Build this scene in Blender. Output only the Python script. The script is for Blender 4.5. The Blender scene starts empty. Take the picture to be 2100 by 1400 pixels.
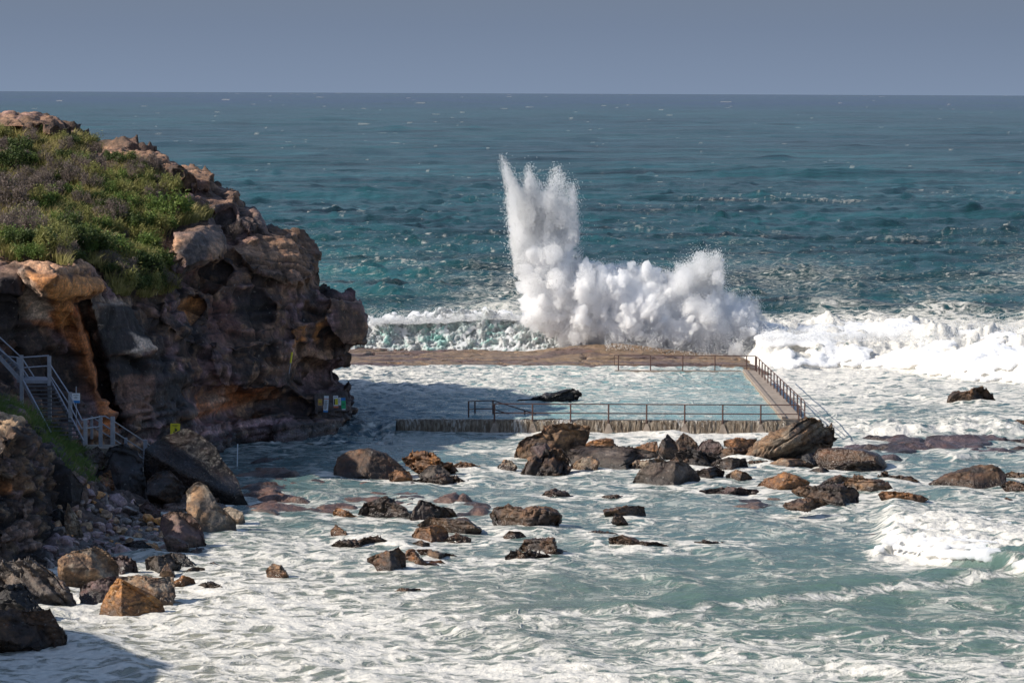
import bpy, bmesh, math, random
import numpy as np
from mathutils import Matrix, Vector

scene = bpy.context.scene
COL = scene.collection
rng = np.random.default_rng(7)
random.seed(7)

# ------------------------------------------------------------------ camera
CAM_H = 19.5            # metres above the sea
F = 6780.0              # focal length in photo pixels (photo 2100 x 1400)
PITCH = math.atan((700 - 190.5) / F)
ROLL = 9.0 / 2100.0
fw = np.array([0, math.cos(PITCH), -math.sin(PITCH)])
r0 = np.array([1.0, 0, 0]); u0 = np.array([0, math.sin(PITCH), math.cos(PITCH)])
RI = math.cos(ROLL) * r0 + math.sin(ROLL) * u0
UP = -math.sin(ROLL) * r0 + math.cos(ROLL) * u0
cam_data = bpy.data.cameras.new('camera')
cam = bpy.data.objects.new('camera', cam_data); COL.objects.link(cam)
cam.matrix_world = Matrix(((RI[0], UP[0], -fw[0], 0), (RI[1], UP[1], -fw[1], 0), (RI[2], UP[2], -fw[2], CAM_H), (0, 0, 0, 1)))
cam_data.sensor_width = 36.0
cam_data.lens = 36.0 * F / 2100.0
cam_data.clip_start = 1.0
cam_data.clip_end = 120000.0
scene.camera = cam

# ------------------------------------------------------------------ light
SUN_EL = math.radians(34.0)
SUN_AZ = math.radians(13.0)      # how far the sun stands towards the camera from due left
to_sun = Vector((-math.cos(SUN_AZ) * math.cos(SUN_EL), -math.sin(SUN_AZ) * math.cos(SUN_EL), math.sin(SUN_EL)))
sun_data = bpy.data.lights.new('sun', 'SUN')
sun_data.energy = 4.8
sun_data.angle = math.radians(0.5)
sun_data.color = (1.0, 0.93, 0.83)
sun = bpy.data.objects.new('sun', sun_data); COL.objects.link(sun)
sun.rotation_euler = to_sun.to_track_quat('Z', 'Y').to_euler()
sun.location = (-60, 60, 80)

world = bpy.data.worlds.new("World"); scene.world = world
world.use_nodes = True
wt = world.node_tree
for n in list(wt.nodes): wt.nodes.remove(n)
w_out = wt.nodes.new('ShaderNodeOutputWorld')
w_bg = wt.nodes.new('ShaderNodeBackground'); w_bg.inputs['Strength'].default_value = 0.115
w_sky = wt.nodes.new('ShaderNodeTexSky')
w_sky.sky_type = 'NISHITA'; w_sky.sun_disc = False
w_sky.sun_elevation = SUN_EL; w_sky.sun_rotation = -math.pi / 2 - SUN_AZ
w_sky.air_density = 1.0; w_sky.dust_density = 0.6; w_sky.ozone_density = 1.5
# a bank of slate blue haze lies over the sea: the lowest degrees of the sky are dull blue
w_tc = wt.nodes.new('ShaderNodeTexCoord')
w_sep = wt.nodes.new('ShaderNodeSeparateXYZ')
w_ramp = wt.nodes.new('ShaderNodeValToRGB')
w_mixf = wt.nodes.new('ShaderNodeMapRange')
w_mix = wt.nodes.new('ShaderNodeMixRGB')
wt.links.new(w_tc.outputs['Generated'], w_sep.inputs[0])
wt.links.new(w_sep.outputs['Z'], w_mixf.inputs['Value'])
w_mixf.inputs['From Min'].default_value = 0.02; w_mixf.inputs['From Max'].default_value = 0.45
w_mixf.inputs['To Min'].default_value = 1.0; w_mixf.inputs['To Max'].default_value = 0.0
w_mr2 = wt.nodes.new('ShaderNodeMapRange')
w_mr2.inputs['From Min'].default_value = 0.0; w_mr2.inputs['From Max'].default_value = 0.035
wt.links.new(w_sep.outputs['Z'], w_mr2.inputs['Value'])
wt.links.new(w_mr2.outputs[0], w_ramp.inputs['Fac'])
w_ramp.color_ramp.elements[0].color = (1.48, 1.94, 2.76, 1)
w_ramp.color_ramp.elements[1].color = (1.08, 1.39, 2.00, 1)
wt.links.new(w_mixf.outputs[0], w_mix.inputs['Fac'])
wt.links.new(w_sky.outputs[0], w_mix.inputs['Color1'])
wt.links.new(w_ramp.outputs[0], w_mix.inputs['Color2'])
wt.links.new(w_mix.outputs[0], w_bg.inputs['Color'])
wt.links.new(w_bg.outputs[0], w_out.inputs['Surface'])

scene.view_settings.view_transform = 'Standard'
scene.view_settings.look = 'None'
scene.view_settings.exposure = 0.3
scene.view_settings.gamma = 1.0
scene.cycles.max_bounces = 48
scene.cycles.volume_bounces = 48
scene.cycles.diffuse_bounces = 24
scene.cycles.glossy_bounces = 2
scene.cycles.transmission_bounces = 24
scene.cycles.transparent_max_bounces = 6

# ------------------------------------------------------------------ helpers
def smooth(a, b, x):
    t = np.clip((x - a) / (b - a), 0, 1)
    return t * t * (3 - 2 * t)

def ray(px, py):
    px = np.asarray(px, float); py = np.asarray(py, float)
    return (fw + RI * ((px - 1050) / F)[..., None] + UP * ((700 - py) / F)[..., None])

def ground(px, py, z=0.0):
    """point of the level plane z seen at photo pixel (px, py)"""
    d = ray(px, py)
    t = (z - CAM_H) / d[..., 2]
    p = d * t[..., None]
    p[..., 2] += CAM_H
    return p

def at(px, py, D):
    """point at distance D (along Y) seen at photo pixel"""
    d = ray(px, py)
    t = np.asarray(D, float) / d[..., 1]
    p = d * t[..., None]
    p[..., 2] += CAM_H
    return p

def project(P):
    q = P - np.array([0, 0, CAM_H])
    z = q @ fw
    z = np.where(np.abs(z) < 1e-6, 1e-6, z)
    return 1050 + F * (q @ RI) / z, 700 - F * (q @ UP) / z

def _hash(ix, iy, iz, seed):
    h = (ix.astype(np.uint32) * np.uint32(374761393) + iy.astype(np.uint32) * np.uint32(668265263)
         + iz.astype(np.uint32) * np.uint32(2147483647) + np.uint32((seed * 974634777) & 0xffffffff))
    h = (h ^ (h >> np.uint32(13))) * np.uint32(1274126177)
    h = (h ^ (h >> np.uint32(16))) * np.uint32(2246822519)
    return h ^ (h >> np.uint32(15))

_G = np.array([[1,1,0],[-1,1,0],[1,-1,0],[-1,-1,0],[1,0,1],[-1,0,1],[1,0,-1],[-1,0,-1],[0,1,1],[0,-1,1],[0,1,-1],[0,-1,-1],[1,1,0],[-1,1,0],[0,-1,1],[0,-1,-1]], np.float32)

def perlin(p, seed=0):
    p = np.asarray(p, np.float32)
    i = np.floor(p).astype(np.int64)
    f = p - i
    u = f * f * f * (f * (f * 6 - 15) + 10)
    out = np.zeros(p.shape[0], np.float32)
    for dx in (0, 1):
        wx = u[:, 0] if dx else 1 - u[:, 0]
        for dy in (0, 1):
            wy = u[:, 1] if dy else 1 - u[:, 1]
            for dz in (0, 1):
                wz = u[:, 2] if dz else 1 - u[:, 2]
                g = _G[_hash(i[:, 0] + dx, i[:, 1] + dy, i[:, 2] + dz, seed) & np.uint32(15)]
                out += wx * wy * wz * (g[:, 0] * (f[:, 0] - dx) + g[:, 1] * (f[:, 1] - dy) + g[:, 2] * (f[:, 2] - dz))
    return out

def fbm(p, octaves=4, seed=0, gain=0.5, ridged=False):
    out = 0; a = 1.0; q = np.asarray(p, np.float32)
    for k in range(octaves):
        n = perlin(q, seed + k)
        if ridged: n = 1 - 2.2 * np.abs(n) - 0.45
        out = out + a * n
        a *= gain; q = q * 2.03 + 11.3
    return out

def worley(p, seed=0):
    p = np.asarray(p, np.float32)
    i = np.floor(p).astype(np.int64); f = p - i
    f1 = np.full(p.shape[0], 9.0, np.float32); f2 = f1.copy(); cid = np.zeros(p.shape[0], np.float32)
    for dx in (-1, 0, 1):
        for dy in (-1, 0, 1):
            for dz in (-1, 0, 1):
                h = _hash(i[:, 0] + dx, i[:, 1] + dy, i[:, 2] + dz, seed)
                ox = (h & np.uint32(1023)) / 1023.0; oy = ((h >> np.uint32(10)) & np.uint32(1023)) / 1023.0; oz = ((h >> np.uint32(20)) & np.uint32(1023)) / 1023.0
                d = np.sqrt((dx + ox - f[:, 0]) ** 2 + (dy + oy - f[:, 1]) ** 2 + (dz + oz - f[:, 2]) ** 2).astype(np.float32)
                new = d < f1
                f2 = np.where(new, f1, np.minimum(f2, d))
                cid = np.where(new, (h & np.uint32(65535)) / 65535.0, cid)
                f1 = np.where(new, d, f1)
    return f1, f2, cid

def n2(x, y, scale, seed=0, octaves=3, **k):
    return fbm(np.stack([x / scale, y / scale, np.full_like(x, seed * 3.7)], 1), octaves, seed, **k)

def in_poly(px, py, poly):
    inside = np.zeros(px.shape, bool)
    n = len(poly)
    for k in range(n):
        x0, y0 = poly[k]; x1, y1 = poly[(k + 1) % n]
        if y0 == y1: continue
        c = ((y0 > py) != (y1 > py)) & (px < (x1 - x0) * (py - y0) / (y1 - y0) + x0)
        inside ^= c
    return inside

def poly_dist(px, py, poly):
    d = np.full(px.shape, 1e9)
    n = len(poly)
    for k in range(n):
        x0, y0 = poly[k]; x1, y1 = poly[(k + 1) % n]
        vx, vy = x1 - x0, y1 - y0
        L = vx * vx + vy * vy + 1e-9
        t = np.clip(((px - x0) * vx + (py - y0) * vy) / L, 0, 1)
        d = np.minimum(d, np.hypot(px - x0 - t * vx, py - y0 - t * vy))
    return d

def soft_poly(px, py, poly, w):
    """1 inside, falling to 0 over w pixels outside/inside of the edge"""
    s = np.where(in_poly(px, py, poly), 1, -1) * poly_dist(px, py, poly)
    return smooth(-w, w, s)

def rbf(ctrl):
    """smooth interpolation of scattered (px, py, value)"""
    c = np.array(ctrl, float)
    X = c[:, :2] / 100.0; v = c[:, 2]
    def ker(r): return r
    A = ker(np.linalg.norm(X[:, None] - X[None], axis=2)) + np.eye(len(X)) * -0.02
    Pm = np.c_[np.ones(len(X)), X]
    M = np.block([[A, Pm], [Pm.T, np.zeros((3, 3))]])
    s = np.linalg.solve(M, np.r_[v, 0, 0, 0])
    def f(px, py):
        sh = px.shape
        q = np.stack([px.ravel(), py.ravel()], 1) / 100.0
        out = s[len(X)] + q @ s[len(X) + 1:]
        for k in range(len(X)):
            out = out + s[k] * np.hypot(q[:, 0] - X[k, 0], q[:, 1] - X[k, 1])
        return out.reshape(sh)
    return f

def mesh_from(name, V, faces, smooth_shade=True):
    """faces: (n,3) or (n,4) int array"""
    me = bpy.data.meshes.new(name)
    V = np.asarray(V, np.float32); faces = np.asarray(faces, np.int32)
    k = faces.shape[1]
    me.vertices.add(len(V)); me.vertices.foreach_set('co', V.ravel())
    me.loops.add(faces.size); me.loops.foreach_set('vertex_index', faces.ravel())
    me.polygons.add(len(faces))
    me.polygons.foreach_set('loop_start', np.arange(0, faces.size, k, dtype=np.int32))
    if smooth_shade:
        me.polygons.foreach_set('use_smooth', np.ones(len(faces), bool))
    me.update(calc_edges=True)
    return me

def set_col(me, name, rgb):
    a = me.attributes.new(name, 'FLOAT_COLOR', 'POINT')
    d = np.ones((len(me.vertices), 4), np.float32); d[:, :3] = rgb
    a.data.foreach_set('color', d.ravel())

def set_val(me, name, v):
    a = me.attributes.new(name, 'FLOAT', 'POINT')
    a.data.foreach_set('value', np.asarray(v, np.float32).ravel())

def get_co(me):
    V = np.empty(len(me.vertices) * 3, np.float32); me.vertices.foreach_get('co', V); return V.reshape(-1, 3)

def get_no(me):
    V = np.empty(len(me.vertices) * 3, np.float32); me.vertices.foreach_get('normal', V); return V.reshape(-1, 3)

def tag(o, label=None, cat=None, group=None, kind=None):
    if label: o['label'] = label
    if cat: o['category'] = cat
    if group: o['group'] = group
    if kind: o['kind'] = kind
    return o

def obj(name, me, mat, parent=None):
    o = bpy.data.objects.new(name, me); COL.objects.link(o)
    if mat is not None and len(me.materials) == 0: me.materials.append(mat)
    if parent is not None: o.parent = parent
    return o

def empty(name, loc=(0, 0, 0)):
    o = bpy.data.objects.new(name, None); COL.objects.link(o)
    o.location = loc; o.empty_display_size = 0.2
    return o

def grid_faces(nr, nc):
    i = np.arange(nr * nc).reshape(nr, nc)
    return np.stack([i[:-1, :-1].ravel(), i[:-1, 1:].ravel(), i[1:, 1:].ravel(), i[1:, :-1].ravel()], 1)

class MB:
    """collects boxes and tubes of one part (local to an origin)"""
    def __init__(s, origin=(0, 0, 0)): s.v = []; s.f = []; s.o = np.array(origin, float)
    def add(s, V, Fc):
        n = sum(len(a) for a in s.v)
        s.v.append(np.asarray(V, float) - s.o); s.f += [tuple(int(i) + n for i in q) for q in Fc]
    def tube(s, a, b, r, n=8, r2=None):
        a = np.array(a, float); b = np.array(b, float); d = b - a; d /= np.linalg.norm(d)
        t = np.array([0, 0, 1.0]) if abs(d[2]) < .9 else np.array([1.0, 0, 0])
        e1 = np.cross(d, t); e1 /= np.linalg.norm(e1); e2 = np.cross(d, e1)
        ang = np.linspace(0, 2 * math.pi, n, endpoint=False)
        ring = np.cos(ang)[:, None] * e1 + np.sin(ang)[:, None] * e2
        V = np.r_[a + ring * r, b + ring * (r if r2 is None else r2)]
        Fc = [(k, (k + 1) % n, n + (k + 1) % n, n + k) for k in range(n)] + [tuple(range(n - 1, -1, -1)), tuple(range(n, 2 * n))]
        s.add(V, Fc)
    def path(s, pts, r, n=8):
        for a, b in zip(pts[:-1], pts[1:]): s.tube(a, b, r, n)
    def box(s, c, ex, ey, ez):
        """centre, half-extent vectors"""
        c, ex, ey, ez = (np.array(q, float) for q in (c, ex, ey, ez))
        V = [c + i * ex + j * ey + k * ez for k in (-1, 1) for j in (-1, 1) for i in (-1, 1)]
        s.add(V, [(0, 2, 3, 1), (4, 5, 7, 6), (0, 1, 5, 4), (2, 6, 7, 3), (0, 4, 6, 2), (1, 3, 7, 5)])
    def frustum(s, c, hx0, hy0, hx1, hy1, h):
        x, y, z = c
        V = [(x - hx0, y - hy0, z), (x + hx0, y - hy0, z), (x + hx0, y + hy0, z), (x - hx0, y + hy0, z),
             (x - hx1, y - hy1, z + h), (x + hx1, y - hy1, z + h), (x + hx1, y + hy1, z + h), (x - hx1, y + hy1, z + h)]
        s.add(V, [(3, 2, 1, 0), (4, 5, 6, 7), (0, 1, 5, 4), (1, 2, 6, 5), (2, 3, 7, 6), (3, 0, 4, 7)])
    def build(s, name, mat, parent=None, loc=None, bevel=0.0):
        me = bpy.data.meshes.new(name)
        me.from_pydata(np.concatenate(s.v).tolist(), [], s.f)
        bm = bmesh.new(); bm.from_mesh(me); bmesh.ops.recalc_face_normals(bm, faces=bm.faces)
        if bevel: bmesh.ops.bevel(bm, geom=bm.edges[:], offset=bevel, segments=2, affect='EDGES')
        bm.to_mesh(me); bm.free()
        o = obj(name, me, mat, parent)
        if loc is not None: o.location = loc
        return o

_ico = {}
def ico(sub):
    if sub not in _ico:
        b = bmesh.new(); bmesh.ops.create_icosphere(b, subdivisions=sub, radius=1.0)
        b.verts.ensure_lookup_table()
        _ico[sub] = (np.array([v.co[:] for v in b.verts]), np.array([[v.index for v in f.verts] for f in b.faces])); b.free()
    return _ico[sub]


def depth_sheet(out, Df, relief, step, thick, x0, x1, y0, y1, round_px=13, round_m=1.4):
    gx, gy = np.meshgrid(np.arange(x0, x1 + step, step), np.arange(y0, y1 + step, step))
    ins = in_poly(gx, gy, out)
    D = Df(gx, gy)
    for poly, dd, w in relief:
        D = D + dd * soft_poly(gx, gy, poly, w)
    ed = np.where(ins, poly_dist(gx, gy, out), 0)
    t = np.clip(ed / round_px, 0, 1)
    D = D + round_m * (1 - np.sqrt(1 - (1 - t) ** 2))
    nr, nc = gx.shape
    q = grid_faces(nr, nc)
    okf = ins.ravel()[q].all(1)
    q = q[okf]
    front = at(gx, gy, D).reshape(-1, 3)
    back = at(gx, gy, D + thick(gx, gy)).reshape(-1, 3)
    n = len(front)
    # boundary edges
    e = np.concatenate([q[:, [0, 1]], q[:, [1, 2]], q[:, [2, 3]], q[:, [3, 0]]])
    key = {}
    code = e[:, 0].astype(np.int64) * n + e[:, 1]; rcode = e[:, 1].astype(np.int64) * n + e[:, 0]
    b = e[~np.isin(code, rcode)]
    side = np.stack([b[:, 1], b[:, 0], b[:, 0] + n, b[:, 1] + n], 1)
    Fq = np.concatenate([q, q[:, ::-1] + n, side])
    V = np.concatenate([front, back])
    used = np.unique(Fq); mp = -np.ones(2 * n, int); mp[used] = np.arange(len(used))
    return V[used], mp[Fq]

def remesh(V, Fq, voxel):
    me = mesh_from('tmp', V, Fq)
    o = bpy.data.objects.new('tmp', me); COL.objects.link(o)
    md = o.modifiers.new('r', 'REMESH'); md.mode = 'VOXEL'; md.voxel_size = voxel; md.use_smooth_shade = True
    dg = bpy.context.evaluated_depsgraph_get(); dg.update()
    out = bpy.data.meshes.new_from_object(o.evaluated_get(dg))
    bpy.data.objects.remove(o); bpy.data.meshes.remove(me)
    return out


# ------------------------------------------------------------------ materials
def nodes(name):
    m = bpy.data.materials.new(name); m.use_nodes = True
    nt = m.node_tree
    b = nt.nodes['Principled BSDF']
    return m, nt, b

def N(nt, typ, **kw):
    n = nt.nodes.new(typ)
    for k, v in kw.items():
        if k in n.inputs: n.inputs[k].default_value = v
        else: setattr(n, k, v)
    return n

def math_(nt, op, a, b=None, clamp=False):
    n = nt.nodes.new('ShaderNodeMath'); n.operation = op; n.use_clamp = clamp
    for k, q in enumerate((a, b)):
        if q is None: continue
        if isinstance(q, (int, float)): n.inputs[k].default_value = q
        else: nt.links.new(q, n.inputs[k])
    return n.outputs[0]

def mixc(nt, f, a, b, mode='MIX'):
    n = nt.nodes.new('ShaderNodeMixRGB'); n.blend_type = mode
    for k, q in enumerate((f, a, b)):
        if isinstance(q, (int, float)): n.inputs[k].default_value = q
        elif isinstance(q, tuple): n.inputs[k].default_value = (*q, 1)
        else: nt.links.new(q, n.inputs[k])
    return n.outputs[0]

def noise(nt, vec, scale, detail=4, rough=0.55, dist=0.0):
    n = N(nt, 'ShaderNodeTexNoise', Scale=scale, Detail=detail, Roughness=rough, Distortion=dist)
    if vec is not None: nt.links.new(vec, n.inputs['Vector'])
    return n.outputs['Fac']

def maprange(nt, v, a, b, c=0.0, d=1.0, typ='SMOOTHSTEP'):
    n = nt.nodes.new('ShaderNodeMapRange'); n.interpolation_type = typ
    nt.links.new(v, n.inputs['Value'])
    for k, q in zip(('From Min', 'From Max', 'To Min', 'To Max'), (a, b, c, d)): n.inputs[k].default_value = q
    return n.outputs[0]

def attr(nt, name, out='Color'):
    n = nt.nodes.new('ShaderNodeAttribute'); n.attribute_name = name
    return n.outputs[out]

def geo_pos(nt):
    return nt.nodes.new('ShaderNodeNewGeometry').outputs['Position']

def mapping(nt, vec, scale):
    n = nt.nodes.new('ShaderNodeMapping'); n.inputs['Scale'].default_value = scale
    nt.links.new(vec, n.inputs['Vector']); return n.outputs[0]

def bump(nt, h, strength, dist, normal=None):
    n = nt.nodes.new('ShaderNodeBump'); n.inputs['Strength'].default_value = strength; n.inputs['Distance'].default_value = dist
    nt.links.new(h, n.inputs['Height'])
    if normal is not None: nt.links.new(normal, n.inputs['Normal'])
    return n.outputs[0]

def plain(name, rgb, rough=0.6, metal=0.0, var=0.15, scale=8):
    m, nt, b = nodes(name)
    p = geo_pos(nt)
    n = noise(nt, p, scale, 4)
    k = maprange(nt, n, 0.3, 0.7, 1 - var, 1 + var, 'LINEAR')
    c = mixc(nt, 1.0, rgb, k, 'MULTIPLY')
    nt.links.new(c, b.inputs['Base Color'])
    b.inputs['Roughness'].default_value = rough; b.inputs['Metallic'].default_value = metal
    return m

def rock_material():
    m, nt, b = nodes('sandstone')
    p = geo_pos(nt)
    col = attr(nt, 'Col'); wet = attr(nt, 'Wet', 'Fac')
    n1 = noise(nt, p, 2.2, 6, 0.65, 0.6)
    n2_ = noise(nt, p, 9.0, 5, 0.65)
    n3 = noise(nt, mapping(nt, p, (1.2, 1.2, 7.0)), 1.0, 5, 0.6, 0.4)
    k = math_(nt, 'MULTIPLY', maprange(nt, n1, 0.28, 0.72, 0.4, 1.65, 'LINEAR'), maprange(nt, n2_, 0.3, 0.7, 0.5, 1.5, 'LINEAR'))
    k = math_(nt, 'MULTIPLY', k, maprange(nt, n3, 0.3, 0.7, 0.75, 1.25, 'LINEAR'))
    c = mixc(nt, 1.0, col, k, 'MULTIPLY')
    # rusty and grey lichen patches
    n4 = noise(nt, p, 0.9, 5, 0.6, 1.0)
    c = mixc(nt, maprange(nt, n4, 0.58, 0.72, 0, 0.45), c, mixc(nt, 1.0, c, (1.7, 1.05, 0.7), 'MULTIPLY'))
    n5 = noise(nt, p, 5.0, 3, 0.5)
    c = mixc(nt, maprange(nt, n5, 0.66, 0.72, 0, 0.5), c, (0.30, 0.27, 0.24))
    nt.links.new(c, b.inputs['Base Color'])
    r = math_(nt, 'SUBTRACT', maprange(nt, n2_, 0.3, 0.7, 0.72, 0.95, 'LINEAR'), math_(nt, 'MULTIPLY', wet, 0.62))
    nt.links.new(r, b.inputs['Roughness'])
    b.inputs['Specular IOR Level'].default_value = 0.55
    h = math_(nt, 'ADD', n2_, math_(nt, 'MULTIPLY', noise(nt, p, 28, 4, 0.6), 0.4))
    nrm = bump(nt, n1, 0.7, 0.16)
    nt.links.new(bump(nt, h, 0.8, 0.07, nrm), b.inputs['Normal'])
    return m

def water_material(name='sea_water', small_ripples=True):
    m, nt, b = nodes(name)
    p = geo_pos(nt)
    dens = attr(nt, 'Foam', 'Fac'); cap = attr(nt, 'Cap', 'Fac'); wc = attr(nt, 'Col')
    warp = noise(nt, p, 0.35, 3, 0.5, 0.0)
    nw = nt.nodes.new('ShaderNodeTexNoise'); nw.inputs['Scale'].default_value = 0.5; nw.inputs['Detail'].default_value = 4
    nt.links.new(p, nw.inputs['Vector'])
    vm = nt.nodes.new('ShaderNodeVectorMath'); vm.operation = 'MULTIPLY_ADD'
    nt.links.new(nw.outputs['Color'], vm.inputs[0]); vm.inputs[1].default_value = (2.2, 2.2, 0); nt.links.new(p, vm.inputs[2])
    pw = vm.outputs[0]
    n1 = noise(nt, mapping(nt, pw, (0.8, 1.0, 0)), 1.25, 9, 0.68, 0.4)
    vo = nt.nodes.new('ShaderNodeTexVoronoi'); vo.feature = 'DISTANCE_TO_EDGE'; vo.inputs['Scale'].default_value = 1.05
    nt.links.new(mapping(nt, pw, (0.75, 1.0, 0)), vo.inputs['Vector'])
    lace = math_(nt, 'MULTIPLY', vo.outputs['Distance'], -1.0)
    nn = math_(nt, 'ADD', math_(nt, 'MULTIPLY', math_(nt, 'SUBTRACT', n1, 0.5), 2.3), math_(nt, 'ADD', math_(nt, 'MULTIPLY', lace, 1.7), 0.78))
    # nn is roughly 0..1; foam where nn + dens > 1
    v = math_(nt, 'SUBTRACT', math_(nt, 'ADD', nn, dens), 1.0)
    hard = maprange(nt, v, -0.10, 0.28)
    f1 = noise(nt, mapping(nt, pw, (0.55, 1.0, 0)), 1.7, 5, 0.55, 0.8)
    f2 = noise(nt, mapping(nt, pw, (0.6, 1.0, 0)), 0.5, 3, 0.5, 0.6)
    ln = math_(nt, 'SUBTRACT', 1.0, maprange(nt, math_(nt, 'ABSOLUTE', math_(nt, 'SUBTRACT', f1, 0.5)), 0.0, 0.05))
    ln2 = math_(nt, 'SUBTRACT', 1.0, maprange(nt, math_(nt, 'ABSOLUTE', math_(nt, 'SUBTRACT', f2, 0.52)), 0.0, 0.035))
    ln = math_(nt, 'MAXIMUM', math_(nt, 'MULTIPLY', ln, maprange(nt, f2, 0.42, 0.6)), ln2)
    hard = math_(nt, 'MAXIMUM', hard, math_(nt, 'MULTIPLY', ln, maprange(nt, dens, 0.06, 0.42, 0.0, 0.8)))
    thin = maprange(nt, v, -0.42, 0.12)
    hard = math_(nt, 'MULTIPLY', hard, maprange(nt, dens, 0.02, 0.12))
    hard = math_(nt, 'MAXIMUM', hard, math_(nt, 'MULTIPLY', cap, maprange(nt, n1, 0.42, 0.58)))
    thin = math_(nt, 'MULTIPLY', thin, maprange(nt, dens, 0.05, 0.35))
    opn = attr(nt, 'Open', 'Fac')
    st = noise(nt, mapping(nt, p, (0.16, 1.0, 0)), 0.09, 10, 0.72, 0.3)
    st2 = noise(nt, mapping(nt, p, (0.10, 1.0, 0)), 0.012, 6, 0.6, 0.3)
    kk = math_(nt, 'MULTIPLY', maprange(nt, st, 0.36, 0.64, 0.25, 1.9, 'LINEAR'), maprange(nt, st2, 0.35, 0.65, 0.75, 1.3, 'LINEAR'))  # streaks of wave sheen and shade put into the water colour
    wc = mixc(nt, opn, wc, mixc(nt, 1.0, wc, kk, 'MULTIPLY'))
    milky = mixc(nt, 0.55, wc, (0.30, 0.345, 0.31))
    c = mixc(nt, math_(nt, 'MULTIPLY', thin, 0.62), wc, milky)
    fn = noise(nt, p, 3.5, 5, 0.6)
    foamc = mixc(nt, maprange(nt, fn, 0.35, 0.65), (0.62, 0.60, 0.55), (0.78, 0.74, 0.665))
    c = mixc(nt, math_(nt, 'MULTIPLY', hard, maprange(nt, dens, .3, .85, .80, 1.0)), c, foamc)
    nt.links.new(c, b.inputs['Base Color'])
    nt.links.new(maprange(nt, hard, 0, 1, 0.16, 0.75, 'LINEAR'), b.inputs['Roughness'])
    b.inputs['IOR'].default_value = 1.33
    nt.links.new(math_(nt, 'SUBTRACT', maprange(nt, hard, 0, 1, 0.5, 0.25, 'LINEAR'), math_(nt, 'MULTIPLY', attr(nt, 'Open', 'Fac'), 0.32)), b.inputs['Specular IOR Level'])
    r1 = noise(nt, mapping(nt, p, (0.9, 1.3, 0)), 0.9, 5, 0.65, 0.4)
    h = math_(nt, 'ADD', math_(nt, 'MULTIPLY', r1, 0.9), math_(nt, 'MULTIPLY', math_(nt, 'MULTIPLY', hard, math_(nt, 'ADD', fn, n1)), 0.35))
    far = attr(nt, 'Open', 'Fac')
    r3 = noise(nt, mapping(nt, p, (0.40, 1.0, 0)), 0.022, 11, 0.66, 0.5)
    bb = nt.nodes.new('ShaderNodeBump'); bb.inputs['Distance'].default_value = 5.0
    nt.links.new(math_(nt, 'MULTIPLY', far, 0.9), bb.inputs['Strength']); nt.links.new(r3, bb.inputs['Height'])
    nt.links.new(bump(nt, h, 0.8, 0.28, bb.outputs[0]), b.inputs['Normal'])
    return m

def foam_material(name='white_water', teal=True):
    m, nt, b = nodes(name)
    p = geo_pos(nt)
    n = noise(nt, p, 1.6, 6, 0.6, 0.5)
    c = mixc(nt, maprange(nt, n, 0.3, 0.7), (0.78, 0.82, 0.83), (0.90, 0.90, 0.88))
    if teal:
        t = attr(nt, 'Teal', 'Fac')
        n2_ = noise(nt, mapping(nt, p, (0.9, 0.9, 1.0)), 0.9, 6, 0.6, 0.8)
        tt = math_(nt, 'MULTIPLY', t, maprange(nt, n2_, 0.44, 0.64, 0, .9))
        c = mixc(nt, tt, c, (0.50, 0.88, 0.80))
    nt.links.new(c, b.inputs['Base Color'])
    b.inputs['Roughness'].default_value = 0.9
    b.inputs['Specular IOR Level'].default_value = 0.1
    b.inputs['Subsurface Weight'].default_value = 0.0
    nt.links.new(bump(nt, noise(nt, p, 4.0, 6, 0.7), 0.9, 0.25), b.inputs['Normal'])
    tr = nt.nodes.new('ShaderNodeBsdfTranslucent'); nt.links.new(c, tr.inputs['Color'])
    mx = nt.nodes.new('ShaderNodeMixShader'); mx.inputs[0].default_value = 0.4
    nt.links.new(b.outputs[0], mx.inputs[1]); nt.links.new(tr.outputs[0], mx.inputs[2])
    nt.links.new(mx.outputs[0], nt.nodes['Material Output'].inputs['Surface'])
    return m

def spray_volume(name, density):
    m = bpy.data.materials.new(name); m.use_nodes = True
    nt = m.node_tree; nt.nodes.remove(nt.nodes['Principled BSDF'])
    v = nt.nodes.new('ShaderNodeVolumePrincipled')
    v.inputs['Color'].default_value = (0.998, 0.998, 0.999, 1); v.inputs['Density'].default_value = density; v.inputs['Anisotropy'].default_value = 0.0
    nt.links.new(v.outputs[0], nt.nodes['Material Output'].inputs['Volume'])
    return m

def drop_material():
    m = bpy.data.materials.new('water_drops'); m.use_nodes = True
    nt = m.node_tree; nt.nodes.remove(nt.nodes['Principled BSDF'])
    a = N(nt, 'ShaderNodeBsdfDiffuse', Color=(.97, .975, .98, 1)); b = N(nt, 'ShaderNodeBsdfTranslucent', Color=(.97, .975, .98, 1))
    mx = nt.nodes.new('ShaderNodeMixShader'); mx.inputs[0].default_value = 0.5
    nt.links.new(a.outputs[0], mx.inputs[1]); nt.links.new(b.outputs[0], mx.inputs[2])
    nt.links.new(mx.outputs[0], nt.nodes['Material Output'].inputs['Surface'])
    return m

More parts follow.
